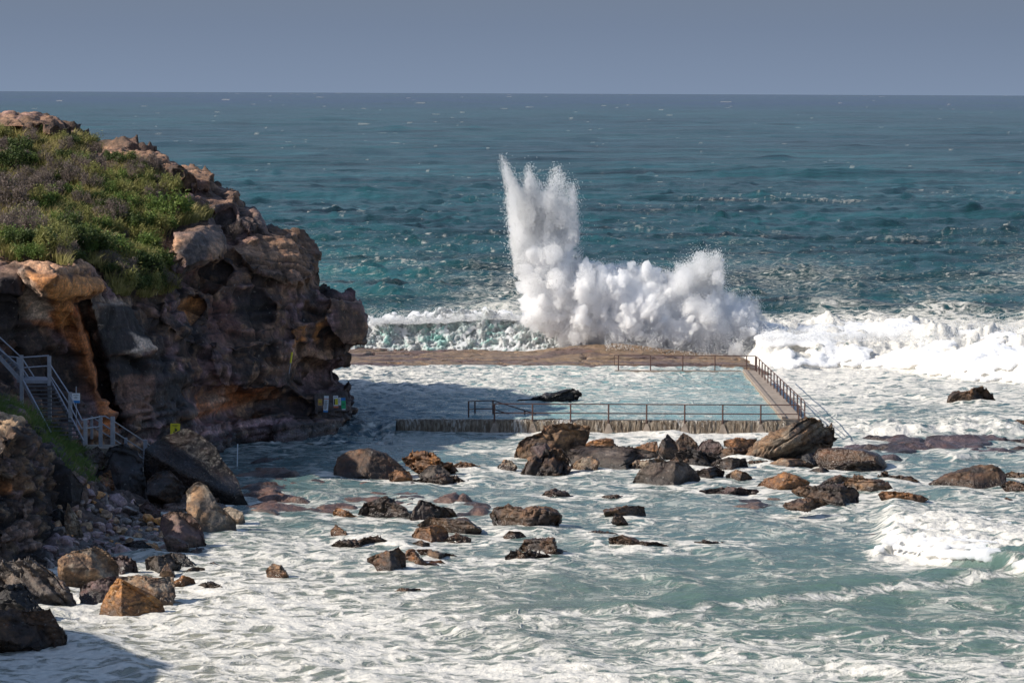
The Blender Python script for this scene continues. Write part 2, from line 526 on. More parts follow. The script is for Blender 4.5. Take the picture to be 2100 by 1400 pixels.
def leaf_material(name, colours, trans=0.25):
    m, nt, b = nodes(name)
    p = geo_pos(nt)
    n = noise(nt, p, 0.8, 4, 0.6)
    n_b = noise(nt, p, 5.0, 3, 0.6)
    ramp = nt.nodes.new('ShaderNodeValToRGB')
    ramp.color_ramp.elements[0].position = 0.3; ramp.color_ramp.elements[1].position = 0.7
    ramp.color_ramp.elements[0].color = (*colours[0], 1); ramp.color_ramp.elements[1].color = (*colours[-1], 1)
    for k, c in enumerate(colours[1:-1]):
        e = ramp.color_ramp.elements.new(0.3 + 0.4 * (k + 1) / (len(colours) - 1)); e.color = (*c, 1)
    nt.links.new(math_(nt, 'ADD', math_(nt, 'MULTIPLY', n, 0.6), math_(nt, 'MULTIPLY', n_b, 0.4)), ramp.inputs['Fac'])
    nt.links.new(ramp.outputs[0], b.inputs['Base Color'])
    b.inputs['Roughness'].default_value = 0.6; b.inputs['Specular IOR Level'].default_value = 0.25
    tr = nt.nodes.new('ShaderNodeBsdfTranslucent'); nt.links.new(ramp.outputs[0], tr.inputs['Color'])
    mx = nt.nodes.new('ShaderNodeMixShader'); mx.inputs[0].default_value = trans
    nt.links.new(b.outputs[0], mx.inputs[1]); nt.links.new(tr.outputs[0], mx.inputs[2])
    nt.links.new(mx.outputs[0], nt.nodes['Material Output'].inputs['Surface'])
    return m

def curtain_material():
    m, nt, b = nodes('falling_water')
    p = geo_pos(nt)
    s = noise(nt, mapping(nt, p, (8.0, 8.0, 0.35)), 1.0, 7, 0.7, 0.4)
    s2 = noise(nt, mapping(nt, p, (0.5, 0.5, 0.2)), 1.0, 3, 0.5)
    c = mixc(nt, maprange(nt, s, 0.40, 0.60), (0.11, 0.08, 0.055), (0.26, 0.21, 0.155))
    c = mixc(nt, maprange(nt, math_(nt, 'ADD', math_(nt, 'MULTIPLY', s, 0.5), math_(nt, 'MULTIPLY', s2, 0.5)), 0.52, 0.68), c, (0.66, 0.64, 0.60))
    nt.links.new(c, b.inputs['Base Color'])
    b.inputs['Roughness'].default_value = 0.15
    b.inputs['IOR'].default_value = 1.33
    nt.links.new(bump(nt, s, 1.0, 0.10), b.inputs['Normal'])
    return m

M = {}
M['rock'] = rock_material()
M['sea'] = water_material()
M['white_water'] = foam_material()
M['spray'] = drop_material()
M['spray_dense'] = spray_volume('spray_dense', 3.4)
M['foam_dense'] = spray_volume('foam_dense', 10.0)
M['spray_thin'] = spray_volume('spray_thin', 1.1)
M['curtain'] = curtain_material()
M['concrete'] = plain('weathered_concrete', (0.30, 0.24, 0.19), 0.75, 0, 0.35, 3)
M['rust'] = plain('rusty_steel', (0.085, 0.042, 0.034), 0.6, 0.0, 0.4, 14)
M['galv'] = plain('galvanised_steel', (0.33, 0.34, 0.38), 0.45, 0.25, 0.15, 6)
M['tread'] = plain('tread_steel', (0.085, 0.085, 0.095), 0.5, 0.3, 0.2, 9)
M['rope'] = plain('wet_rope', (0.14, 0.15, 0.18), 0.6)
M['white_paint'] = plain('white_paint', (0.75, 0.76, 0.78), 0.4, 0, 0.05)
M['blue_paint'] = plain('blue_paint', (0.03, 0.22, 0.55), 0.4, 0, 0.08)
M['yellow_paint'] = plain('yellow_paint', (0.72, 0.60, 0.03), 0.45, 0, 0.08)
M['black_paint'] = plain('black_paint', (0.02, 0.02, 0.022), 0.5, 0, 0.1)
M['grey_paint'] = plain('grey_paint', (0.30, 0.31, 0.35), 0.5, 0, 0.1)
M['orange_paint'] = plain('orange_paint', (0.70, 0.38, 0.12), 0.5, 0, 0.12)
M['red_paint'] = plain('red_paint', (0.62, 0.16, 0.07), 0.5, 0, 0.1)
M['green_paint'] = plain('green_paint', (0.02, 0.42, 0.16), 0.45, 0, 0.1)
M['stem'] = plain('shrub_stem', (0.10, 0.075, 0.055), 0.8, 0, 0.3, 10)
M['grass'] = leaf_material('heath_grass', [(0.10, 0.11, 0.028), (0.33, 0.29, 0.10), (0.62, 0.50, 0.25)], 0.3)
M['grass_green'] = leaf_material('bank_grass', [(0.045, 0.09, 0.02), (0.12, 0.18, 0.04), (0.24, 0.21, 0.08)], 0.3)
M['leaf_green'] = leaf_material('bright_leaves', [(0.045, 0.085, 0.018), (0.12, 0.18, 0.04), (0.26, 0.29, 0.08)])
M['leaf_dark'] = leaf_material('dark_leaves', [(0.022, 0.040, 0.012), (0.060, 0.090, 0.024), (0.13, 0.15, 0.045)])
M['leaf_olive'] = leaf_material('olive_leaves', [(0.09, 0.095, 0.03), (0.22, 0.22, 0.065), (0.40, 0.36, 0.15)])
M['leaf_brown'] = leaf_material('dry_twigs', [(0.085, 0.065, 0.055), (0.18, 0.14, 0.12), (0.31, 0.24, 0.20)])

# palette of the rocks (real dry colours)
C_DARK = np.array([0.046, 0.033, 0.030]); C_BLACK = np.array([0.020, 0.018, 0.020]); C_PURP = np.array([0.150, 0.102, 0.106])
C_BROWN = np.array([0.145, 0.086, 0.052]); C_AMBER = np.array([0.52, 0.25, 0.075]); C_RUST = np.array([0.42, 0.165, 0.055])
C_PALE = np.array([0.50, 0.44, 0.36]); C_TAN = np.array([0.34, 0.225, 0.135]); C_GREY = np.array([0.17, 0.155, 0.15])

def rock_relief(P, Nn, amp, seed=0, cell=1.6, strata=0.0, tilt=0.0):
    """outward displacement of a sandstone surface"""
    w = P + 0.5 * np.stack([perlin(P * 0.5 + 5, seed + 50), perlin(P * 0.5 + 25, seed + 51), perlin(P * 0.5 + 45, seed + 52)], 1)
    def bricks(size, hgt, sd, wob):
        q = P + wob * np.stack([perlin(P / (size * .8) + 3, sd), perlin(P / (size * .8) + 13, sd + 1), .6 * perlin(P / (size * .8) + 23, sd + 2)], 1)
        kz = (q[:, 2] + 0.07 * q[:, 0] + .05 * q[:, 1]) / hgt; k = np.floor(kz).astype(np.int64)
        o = (_hash(k, k * 0, k * 0, sd + 5) & np.uint32(1023)) / 1023.0
        ux = (q[:, 0] * .8 + q[:, 1] * .6) / size + o; uy = (q[:, 1] * .8 - q[:, 0] * .6) / size + o * 3.1
        i = np.floor(ux).astype(np.int64); j = np.floor(uy).astype(np.int64)
        cid = (_hash(i, j, k, sd + 9) & np.uint32(4095)) / 4095.0
        ex = np.minimum(np.minimum(ux - i, 1 - ux + i), np.minimum(uy - j, 1 - uy + j)) * size
        ez = np.minimum(kz - k, 1 - kz + k) * hgt
        return cid, np.minimum(ex, ez)
    b1, e1 = bricks(cell * 1.25, cell * .62, seed, .35 * cell)
    b2, e2 = bricks(cell * .48, cell * .22, seed + 31, .16 * cell)
    c1 = 1 - smooth(0, .09 * cell, e1); c2 = 1 - smooth(0, .045 * cell, e2)
    d = (b1 - 0.5) * 0.95 - c1 * 0.42 + (b2 - 0.5) * 0.34 - c2 * 0.16
    d = d + 0.45 * fbm(P * np.array([1, 1, 1.6]) / (cell * 2.0), 3, seed + 7)
    d = d + 0.20 * fbm(P / (cell * 0.30), 4, seed + 13, 0.55, True)
    rock_relief.tone = (0.62 + 0.55 * b1 + 0.25 * b2) * (1 - .55 * c1) * (1 - .4 * c2)
    if strata:
        zz = P[:, 2] * math.cos(tilt) - P[:, 0] * math.sin(tilt) + 0.25 * fbm(P * np.array([.25, .25, .6]), 3, seed + 21)
        s = zz / 0.42
        k = np.floor(s); fr = s - k
        hh = (_hash(k.astype(np.int64), k.astype(np.int64) * 0, k.astype(np.int64) * 0, seed + 3) & np.uint32(255)) / 255.0
        d = d + strata * ((hh - 0.5) * 1.0 - 0.9 * (1 - smooth(0.0, 0.16, fr)))
    return d * amp

# ------------------------------------------------------------------ headland (cliff)
HEAD_OUT = [(-260,214),(-120,222),(0,238),(60,235),(110,242),(135,254),(158,262),(161,281),(176,286),(192,300),(215,302),(250,299),(300,309),(340,322),
    (362,340),(395,346),(443,352),(443,380),(470,387),(488,392),(498,420),(507,428),(530,432),(542,466),(546,476),(605,479),(632,500),(656,531),(655,552),
    (645,576),(665,582),(679,601),(692,605),(720,606),(745,617),(753,640),(756,690),(754,706),(716,712),(717,736),(706,746),(686,752),(686,772),(700,785),
    (728,787),(728,793),(713,797),(723,815),(726,840),(717,846),(720,864),(704,872),(708,905),(650,948),(560,975),(480,990),(300,1010),(100,1010),(-260,1010)]
_HD = rbf([(-260,230,232),(-260,320,205),(-260,450,180),(-260,540,158),(-260,700,150),(-260,1000,146),
    (0,240,236),(60,240,235),(158,265,233),(0,300,216),(0,400,191),(0,470,177),(0,522,166),(0,560,164),(0,640,164.5),(0,760,163),(0,900,160),(0,1000,160),
    (100,330,212),(200,400,196),(120,450,182),(120,530,167.5),(120,560,164),(120,640,166.5),(100,720,167),(100,840,165),(100,1000,164),
    (200,310,226),(300,320,224),(390,350,224),(440,360,224),(250,520,180),(230,590,171),(210,640,170),(200,760,170),(220,900,169),(220,1000,168),
    (340,480,186),(330,400,205),(420,400,214),(480,400,215),(520,440,215),(450,450,211),(320,590,178),(300,680,174),(320,780,173.5),(330,900,173),(340,1000,170),
    (400,480,187),(400,560,184),(460,520,192),(480,500,203),(560,490,210),(640,510,214),(560,540,201),(640,560,208),(520,580,191),(600,620,196),(450,620,184.5),
    (450,700,181),(520,760,186),(600,700,195),(450,800,181.5),(520,860,187),(440,880,179),(480,950,180),(560,930,186.5),(600,800,196),(600,880,192.5),(640,860,196.5),
    (660,620,208),(720,620,214),(750,700,217),(680,720,209),(660,780,206),(700,790,210),(720,840,207),(690,890,199.5),(650,935,193)])
def HEAD_D(x, y):
    d = _HD(x, y)
    return np.where(d > 183, 183 + (d - 183) * 0.30, d)
# (outline, change of distance in metres, edge softness in px)
HEAD_RELIEF = [
    ([(38,536),(100,530),(150,540),(182,545),(213,560),(219,590),(190,610),(120,626),(85,610),(55,575)], -2.3, 5),
    ([(40,550),(75,600),(110,640),(125,690),(95,700),(62,680),(52,620)], 0.6, 10),
    ([(140,640),(165,640),(190,720),(215,800),(245,880),(215,885),(190,800),(160,700)], -0.5, 8),
    ([(162,625),(174,615),(196,700),(214,780),(232,820),(258,870),(248,890),(222,840),(205,800),(186,720)], 1.6, 4),
    ([(184,622),(205,608),(285,618),(335,700),(312,728),(222,742),(202,700)], -0.9, 6),
    ([(214,746),(330,724),(385,762),(390,845),(345,872),(236,862)], -0.5, 6),
    ([(-60,560),(40,560),(60,660),(55,720),(-60,700)], -0.6, 8),
    ([(350,469),(400,462),(456,457),(461,510),(456,534),(426,538),(395,552),(372,566),(362,560),(345,515)], -2.8, 4),
    ([(372,570),(430,542),(462,538),(480,560),(440,590),(385,600)], 1.3, 8),
    ([(480,600),(530,592),(562,630),(560,660),(520,668),(490,645)], 0.8, 12),
    ([(384,606),(405,604),(422,625),(410,640),(388,635)], 1.4, 5),
    ([(345,560),(395,570),(440,600),(470,680),(430,720),(380,700),(330,640)], -0.7, 10),
    ([(674,606),(720,606),(746,616),(757,640),(760,706),(706,714),(680,690),(664,650)], -2.2, 5),
    ([(606,664),(640,658),(670,650),(676,700),(640,712),(606,716)], -0.9, 4),
    ([(640,712),(715,712),(717,737),(690,750),(630,748),(618,730)], -0.6, 8),
    ([(626,750),(686,750),(686,775),(660,790),(620,790)], 1.6, 8),
    ([(440,700),(540,690),(600,692),(622,745),(600,798),(520,812),(455,800),(430,740)], -1.3, 9),
    ([(395,806),(460,800),(540,818),(602,806),(640,840),(560,842),(480,850),(410,862)], 1.3, 7),
    ([(390,868),(470,850),(500,860),(500,905),(440,930),(395,900)], -0.6, 5),
    ([(500,850),(600,838),(610,860),(560,885),(505,890)], -0.3, 4),
    ([(560,868),(690,858),(700,900),(640,925),(560,925)], -0.8, 5),
    ([(640,800),(730,790),(728,848),(640,850)], -0.8, 6),
    ([(-60,238),(60,236),(135,252),(162,280),(100,276),(40,262),(-60,262)], -2.0, 4),
    ([(210,303),(300,310),(362,340),(382,356),(352,372),(300,340),(230,326)], -1.2, 4),
    ([(352,346),(443,352),(444,381),(400,384),(362,366)], -1.6, 3),
    ([(345,398),(400,390),(488,393),(499,424),(440,432),(380,420)], -1.6, 4),
    ([(420,430),(476,426),(478,468),(430,462)], -1.0, 3),
    ([(478,430),(530,432),(543,468),(510,474),(480,455)], -1.8, 3),
    ([(474,466),(520,470),(545,492),(500,500),(476,490)], -0.8, 4),
    ([(470,505),(545,478),(605,480),(634,502),(657,535),(646,577),(600,590),(520,560)], -1.4, 6)]
VEG = [(-260,250),(-60,262),(0,264),(60,268),(100,279),(160,284),(185,296),(220,322),(290,336),(345,376),(375,372),(392,388),(350,402),(345,430),(425,432),
       (428,446),(362,462),(336,470),(318,515),(340,520),(352,560),(360,590),(320,604),(272,612),(240,598),(225,560),(180,532),(135,541),(100,528),(40,534),(0,524),(-260,540)]

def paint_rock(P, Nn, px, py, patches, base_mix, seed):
    """stone colours vertex by vertex; patches can add painted sunlit tops"""
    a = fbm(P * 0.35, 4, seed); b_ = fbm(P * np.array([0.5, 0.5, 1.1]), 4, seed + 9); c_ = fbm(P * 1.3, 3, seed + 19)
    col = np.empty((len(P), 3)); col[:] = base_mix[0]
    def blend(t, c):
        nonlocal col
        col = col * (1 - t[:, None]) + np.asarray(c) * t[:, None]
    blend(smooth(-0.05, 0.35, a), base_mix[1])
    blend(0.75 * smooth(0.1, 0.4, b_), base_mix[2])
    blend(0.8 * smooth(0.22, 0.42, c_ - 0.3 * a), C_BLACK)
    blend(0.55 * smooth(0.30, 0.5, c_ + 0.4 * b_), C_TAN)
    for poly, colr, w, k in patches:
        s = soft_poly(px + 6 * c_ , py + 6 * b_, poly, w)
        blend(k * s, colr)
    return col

HEAD_PAINT = [
    ([(470,505),(545,478),(605,480),(634,502),(650,535),(640,590),(600,600),(540,560),(470,535)], C_TAN*.72, 12, 0.75),  # nose top tan: sunlight put into the colour
    ([(345,398),(488,393),(499,424),(380,424)], C_TAN*.6, 8, 0.6),  # ledge tops from here: sunlit look painted in as tan
    ([(210,300),(300,306),(444,350),(443,384),(360,372),(290,340),(220,325)], C_TAN*.62, 8, 0.7),
    ([(-260,230),(0,236),(135,252),(162,282),(0,268),(-260,262)], C_TAN*0.55, 8, 0.7),
    ([(420,430),(543,430),(545,476),(430,466)], C_GREY, 8, 0.6),
    ([(38,536),(100,530),(150,540),(190,548),(170,560),(80,556)], C_TAN*1.35, 5, 0.9),
    ([(52,552),(215,562),(219,592),(190,612),(120,628),(85,620),(60,585)], C_AMBER, 6, 0.95),
    ([(90,560),(118,562),(104,600),(84,596)], C_AMBER*0.5, 4, 0.6),
    ([(145,560),(156,562),(148,580),(144,580)], C_BLACK, 3, 0.85), ([(120,562),(126,562),(118,588),(112,588)], C_DARK, 3, 0.6), ([(170,558),(178,560),(174,568),(169,566)], C_BLACK, 3, 0.85),
    ([(46,550),(60,570),(92,602),(110,640),(120,660),(96,662),(60,650),(52,600)], C_PALE*0.95, 8, 0.85),
    ([(60,655),(120,656),(150,680),(100,672)], C_RUST*1.1, 6, 0.8),
    ([(95,640),(150,618),(180,640),(196,720),(214,800),(238,880),(215,890),(186,800),(160,720),(130,690)], C_RUST, 8, 0.95),
    ([(110,625),(150,620),(160,660),(140,680),(115,660)], C_AMBER*1.1, 8, 0.7),
    ([(164,622),(174,615),(196,700),(214,780),(232,820),(258,870),(248,890),(222,840),(203,800),(186,720)], C_BLACK*0.6, 4, 0.9),  # near-black laid along the recessed groove
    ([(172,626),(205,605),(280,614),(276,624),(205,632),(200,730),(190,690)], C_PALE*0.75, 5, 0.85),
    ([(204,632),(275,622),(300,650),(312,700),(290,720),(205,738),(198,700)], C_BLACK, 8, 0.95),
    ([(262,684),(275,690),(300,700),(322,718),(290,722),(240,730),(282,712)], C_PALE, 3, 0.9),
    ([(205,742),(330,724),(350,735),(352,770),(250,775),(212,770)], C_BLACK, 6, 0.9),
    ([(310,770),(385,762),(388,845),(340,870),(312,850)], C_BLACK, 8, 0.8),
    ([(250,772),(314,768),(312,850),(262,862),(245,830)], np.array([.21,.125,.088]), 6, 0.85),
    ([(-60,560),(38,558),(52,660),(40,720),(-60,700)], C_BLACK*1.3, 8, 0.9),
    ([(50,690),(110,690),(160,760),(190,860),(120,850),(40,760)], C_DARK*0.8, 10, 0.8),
    ([(352,475),(400,464),(456,458),(461,510),(450,534),(395,552),(372,560)], C_GREY*0.62, 6, 0.9),
    ([(325,492),(355,480),(378,486),(360,520),(335,512)], C_TAN*1.4, 6, 0.85),  # facet turned to the sun, its light painted in as pale tan
    ([(430,500),(452,490),(460,515),(450,536),(424,534)], C_TAN, 5, 0.7),
    ([(480,600),(530,592),(562,630),(560,660),(520,668),(490,645)], C_BLACK, 8, 0.8),  # black laid over the round hollow
    ([(386,612),(400,606),(418,625),(408,640),(388,636)], C_AMBER, 4, 0.85),
    ([(430,620),(480,610),(500,680),(480,700),(440,690)], np.array([.17,.085,.07]), 12, 0.8),
    ([(500,670),(540,668),(530,690),(505,685)], np.array([.33,.20,.15]), 4, 0.6),
    ([(606,668),(636,660),(634,700),(608,716)], C_AMBER*0.8, 4, 0.85),
    ([(655,652),(668,648),(668,694),(654,704)], C_AMBER*0.85, 4, 0.85),
    ([(680,690),(745,690),(752,704),(690,712)], C_TAN, 8, 0.5),
    ([(690,620),(745,620),(750,690),(690,690)], C_BROWN*0.65, 12, 0.5),
    ([(600,715),(640,712),(680,720),(660,762),(620,768),(600,750)], C_TAN*0.95, 10, 0.7),
    ([(405,815),(480,792),(500,808),(572,800),(575,812),(490,834),(400,850)], C_RUST*1.05, 7, 0.85),
    ([(420,815),(460,800),(470,818),(430,835)], C_PALE*0.8, 6, 0.6),
    ([(390,868),(500,850),(500,870),(400,890)], C_PURP*1.5, 6, 0.6),
    ([(400,880),(610,845),(610,858),(400,905)], C_PURP*1.45, 5, 0.6),
    ([(620,760),(690,755),(690,800),(620,800)], C_PURP*1.3, 8, 0.6),
    ([(640,800),(730,790),(728,864),(640,850)], C_DARK*0.7, 8, 0.8),
    ([(580,880),(690,870),(700,905),(560,950)], C_GREY*0.8, 10, 0.5)]

Vh, Fh = depth_sheet(HEAD_OUT, HEAD_D, HEAD_RELIEF, 2.5,
                     lambda x, y: np.interp(x, [-260, 300, 500, 760], [14, 9, 4, 3.0]), -262, 762, 205, 1012, 7, 0.7)
head_me = remesh(Vh, Fh, 0.13)
P = get_co(head_me); Nn = get_no(head_me)
px, py = project(P)
vegm = soft_poly(px, py, VEG, 8) * (Nn[:, 2] > -0.2)
strata_w = smooth(845, 790, py)
lower = smooth(790, 850, py)
amp = (0.66 - 0.36 * vegm)
smoothface = np.maximum.reduce([soft_poly(px, py, q, 10) for q in ([(200,625),(275,622),(310,690),(290,725),(205,738)], [(52,552),(215,562),(219,592),(120,628),(140,700),(180,640),(214,800),(238,880),(215,890),(160,720),(60,650)],
             [(352,472),(456,458),(461,520),(395,552),(372,560)], [(680,615),(745,620),(752,700),(690,708)], [(215,745),(385,765),(385,845),(240,860)])])
amp = amp * (1 - 0.72 * smoothface)
d = rock_relief(P, Nn, 1.0, 3, 2.3, 0.22, 0.05); tone = rock_relief.tone
ds = rock_relief(P, Nn, 0.55, 5, 2.2, 1.5, 0.06); tone = tone * (1 - lower) + rock_relief.tone * lower
tone = tone * (1 - .5 * smoothface) + .5 * smoothface
edge_r = np.where(px > 430, 0.75, 1.0)
d = (d * (1 - lower) * amp + ds * lower * 0.75) * edge_r
d = d - .22 * (1 - smoothface) * (1 - lower)
P2 = P + Nn * d[:, None]
E = np.empty(len(head_me.edges) * 2, np.int32); head_me.edges.foreach_get('vertices', E); E = E.reshape(-1, 2)
cnt = np.bincount(E.ravel(), minlength=len(P2)).clip(1)[:, None]
for k in range(1):
    A = np.stack([np.bincount(E[:, 0], P2[E[:, 1], c], len(P2)) + np.bincount(E[:, 1], P2[E[:, 0], c], len(P2)) for c in range(3)], 1) / cnt
    P2 = P2 * .45 + A * .55
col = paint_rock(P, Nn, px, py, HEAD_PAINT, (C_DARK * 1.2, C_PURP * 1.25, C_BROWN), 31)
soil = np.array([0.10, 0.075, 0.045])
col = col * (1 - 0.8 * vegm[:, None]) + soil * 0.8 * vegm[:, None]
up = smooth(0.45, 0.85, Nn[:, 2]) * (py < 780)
col = col * (1 - 0.3 * up[:, None]) + C_TAN * 0.3 * up[:, None]  # upward faces lightened to tan, sunlit tops put into the colour
col = col * np.array([1.18, 1.0, .95])
zb = P[:, 2] + .05 * P[:, 0] + .22 * fbm(P * np.array([.25, .25, .6]), 3, 26)
kb = np.floor(zb / .21).astype(np.int64)
band = (_hash(kb, kb * 0, kb * 0, 77) & np.uint32(255)) / 255.0
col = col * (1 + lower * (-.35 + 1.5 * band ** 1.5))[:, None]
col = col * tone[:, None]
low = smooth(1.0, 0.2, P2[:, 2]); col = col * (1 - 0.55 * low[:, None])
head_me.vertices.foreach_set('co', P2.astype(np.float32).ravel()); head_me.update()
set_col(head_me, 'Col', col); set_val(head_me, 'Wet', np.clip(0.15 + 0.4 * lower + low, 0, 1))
headland = tag(obj('headland', head_me, M['rock']), 'dark weathered sandstone headland with heath growing on its top', 'cliff', kind='structure')

# ------------------------------------------------------------------ near bank with the scree at its foot
BANK_OUT = [(-400,770),(-200,790),(0,812),(60,845),(110,885),(165,925),(185,942),(232,955),(300,985),(330,1000),(440,1012),(470,1060),(480,1085),(425,1120),
            (400,1150),(330,1168),(270,1185),(200,1215),(100,1225),(0,1232),(-400,1320)]
BANK_D = rbf([(-400,790,138),(-400,1000,124),(-400,1300,108),(0,820,153),(60,850,153.5),(100,890,154),(175,935,156),(60,880,150),(130,930,150),(0,852,148),
              (10,870,138.5),(40,885,138.5),(70,920,140),(120,962,142),(150,985,144),(90,1010,139),(30,1000,137),(60,1090,136),(0,1100,134),(0,1190,131),(80,1165,134),(130,1100,139.5),
              (160,1045,145),(200,1010,150),(232,960,157),(300,1000,158),(400,1022,156),(470,1080,148),(400,1148,138.5),(300,1180,134),(200,1212,130.5),(100,1222,129.5),(0,1230,128.5)])
BANK_RELIEF = [([(0,858),(40,856),(64,876),(70,900),(40,915),(0,905)], -0.7, 4), ([(20,905),(75,905),(60,960),(10,960)], 0.6, 8),
               ([(44,1020),(66,1020),(74,1100),(70,1130),(48,1125)], -0.5, 5), ([(0,1075),(40,1070),(44,1110),(0,1120)], -0.5, 4)]
Vb, Fb = depth_sheet(BANK_OUT, BANK_D, BANK_RELIEF, 2.5, lambda x, y: 9 + 0 * x, -402, 484, 765, 1325, 8, 0.5)
bank_me = remesh(Vb, Fb, 0.11)
P = get_co(bank_me); Nn = get_no(bank_me); px, py = project(P)
scree = soft_poly(px, py, [(110,1150),(140,1020),(190,985),(330,1005),(440,1010),(480,1085),(330,1170),(200,1215),(60,1230)], 10)
GRASSB = [(-100,800),(0,812),(60,838),(100,868),(132,890),(172,925),(186,955),(186,990),(160,985),(120,948),(85,905),(50,868),(0,850),(-100,830)]
vb = soft_poly(px, py, GRASSB, 8)
d = rock_relief(P, Nn, 1.0, 23, 1.3); btone = rock_relief.tone; d = d * (0.60 - 0.3 * scree - 0.3 * vb)
P2 = P + Nn * d[:, None]
col = paint_rock(P, Nn, px, py, [([(0,858),(40,856),(58,870),(30,878),(0,880)], C_TAN*1.3, 4, .9), ([(44,990),(62,990),(60,1020),(44,1015)], C_TAN, 4, .7),
     ([(44,1020),(66,1020),(74,1100),(70,1130),(48,1125)], np.array([.33,.22,.17]), 5, .8), ([(0,1075),(40,1070),(44,1110),(0,1120)], np.array([.30,.20,.16]), 5, .8), ([(8,990),(28,990),(24,1010),(10,1008)], C_RUST, 4, .8)],
     (C_DARK, C_BROWN * 0.95, C_PURP * 1.25), 61)
col = col * (1 - 0.7 * scree[:, None]) + np.array([.13, .085, .068]) * 0.7 * scree[:, None]
col = col * btone[:, None]
bank_me.vertices.foreach_set('co', P2.astype(np.float32).ravel()); bank_me.update()
set_col(bank_me, 'Col', col); set_val(bank_me, 'Wet', smooth(0.9, 0.1, P2[:, 2]))
tag(obj('terrain', bank_me, M['rock']), 'dark crumbling rock bank below the metal stairs', 'bank', kind='structure')

# ------------------------------------------------------------------ the rest of the headland, going on to the left of the picture
gx, gy = np.meshgrid(np.arange(-150, -15.9, 1.0), np.arange(60, 215, 1.0))
edge = -31.5 - 0.004 * np.clip(gy - 150, 0, 200) ** 2
topz = np.interp(gy, [60, 96, 107, 114, 118, 125, 128.5, 131.6, 138.8, 149.7, 175, 215], [15, 15.5, 15.6, 12.6, 9.5, 9.0, 11.0, 13.0, 14.4, 15.2, 16, 17])
e = edge - gx + 0.7 * n2(gx.ravel(), gy.ravel(), 9, 5).reshape(gx.shape)
hz = (topz + 1.2) * smooth(-3.5, 2.5, e) + 0.03 * np.clip(e, 0, 60) - 1.2 + 0.5 * n2(gx.ravel(), gy.ravel(), 6, 8, 4).reshape(gx.shape) * smooth(-3, 3, e)
V = np.stack([gx, gy, hz], 2).reshape(-1, 3)
hill_me = mesh_from('hill', V, grid_faces(*gx.shape))
hn = get_no(hill_me)[:, 2]
t = smooth(0.6, 0.85, hn)[:, None]
set_col(hill_me, 'Col', (C_BROWN * 0.8) * (1 - t) + np.array([.10, .10, .04]) * t); set_val(hill_me, 'Wet', np.zeros(len(V)))
tag(obj('hill', hill_me, M['rock']), 'headland slope going on beside the cliff', 'hill', kind='structure')

# ------------------------------------------------------------------ rock shelf behind the pool and low ledges in the water
def heightfield(name, x, y, z, colr, wet, label):
    V = np.stack([x, y, z], 2).reshape(-1, 3)
    me = mesh_from(name, V, grid_faces(*x.shape))
    set_col(me, 'Col', colr.reshape(-1, 3)); set_val(me, 'Wet', wet.ravel())
    return tag(obj(name, me, M['rock']), label, 'rock shelf', kind='structure')

gx, gy = np.meshgrid(np.arange(-16, 40, 0.13), np.arange(221, 252, 0.16))
fx, fy = gx.ravel(), gy.ravel()
front = np.interp(fx, [-16, -12, -6, 0, 7, 17, 24, 40], [224.5, 225.2, 226.0, 226.5, 225.6, 226.0, 231, 240]) + 0.9 * n2(fx, fx * 0 + 3, 3, 2)
lvl = np.interp(fy, [224, 231, 240, 248], [0.52, 0.50, 0.42, 0.25]) - np.interp(fx, [16.5, 19, 40], [0, 0.9, 1.5])
f1, f2, cid = worley(np.stack([fx / 5.5 + .3 * n2(fx, fy, 4, 3), fy / 2.6, fx * 0 + .5], 1), 4)
crack = 1 - smooth(0, 0.045, f2 - f1)
mound = 0.75 * np.exp(-((fx - 7.0) / 5.0) ** 2 - ((fy - 242.5) / 2.6) ** 2) + 0.32 * np.exp(-((fx + 3.0) / 3.0) ** 2 - ((fy - 242.0) / 1.6) ** 2)
z = lvl * smooth(-0.6, 0.8, fy - front) + 0.16 * (cid - .5) - 0.3 * crack + 0.10 * n2(fx, fy, 1.1, 9, 4) + mound - 0.6 * smooth(0.4, -0.6, fy - front)
cc = n2(fx, fy * 2.2, 5, 12, 4)
col = (C_TAN * 0.80)[None] * (1 - smooth(-.1, .35, cc)[:, None]) + np.array([.155, .10, .085])[None] * smooth(-.1, .35, cc)[:, None]
col = col * (1 - 0.7 * crack[:, None])
col *= (0.55 + 0.45 * smooth(-0.1, 0.4, fy - front - 0.5 + n2(fx, fy, 2, 31)))[:, None]
heightfield('rock_shelf', gx, gy, z.reshape(gx.shape), col * .8, 0.6 + 0 * gx, 'flat brown rock shelf behind the sea pool')

def ledge(name, outline, seed, top, tint, label, step=0.11):
    pts = ground(np.array([p[0] for p in outline], float), np.array([p[1] for p in outline], float))[:, :2]
    x0, y0 = pts.min(0) - 1; x1, y1 = pts.max(0) + 1
    gx, gy = np.meshgrid(np.arange(x0, x1, step), np.arange(y0, y1, step * 1.3))
    fx, fy = gx.ravel(), gy.ravel()
    ed = np.where(in_poly(fx, fy, pts.tolist()), 1, -1) * poly_dist(fx, fy, pts.tolist())
    f1, f2, cid = worley(np.stack([fx / 3.2, fy / 2.2, fx * 0], 1), seed)
    z = top * smooth(-0.8, 1.4, ed) - 0.35 + 0.45 * (cid - .5) + 0.42 * n2(fx, fy, 2.6, seed, 5) - 0.2 * (1 - smooth(0, .06, f2 - f1)) - 0.6 * smooth(0.2, -1.0, ed)
    cc = n2(fx, fy, 2.4, seed + 5, 4)
    t = smooth(-.2, .3, cc)[:, None]
    col = np.asarray(tint)[None] * (1 - t) + C_DARK[None] * t
    return heightfield(name, gx, gy, z.reshape(gx.shape), col, 0.8 + 0 * gx, label)

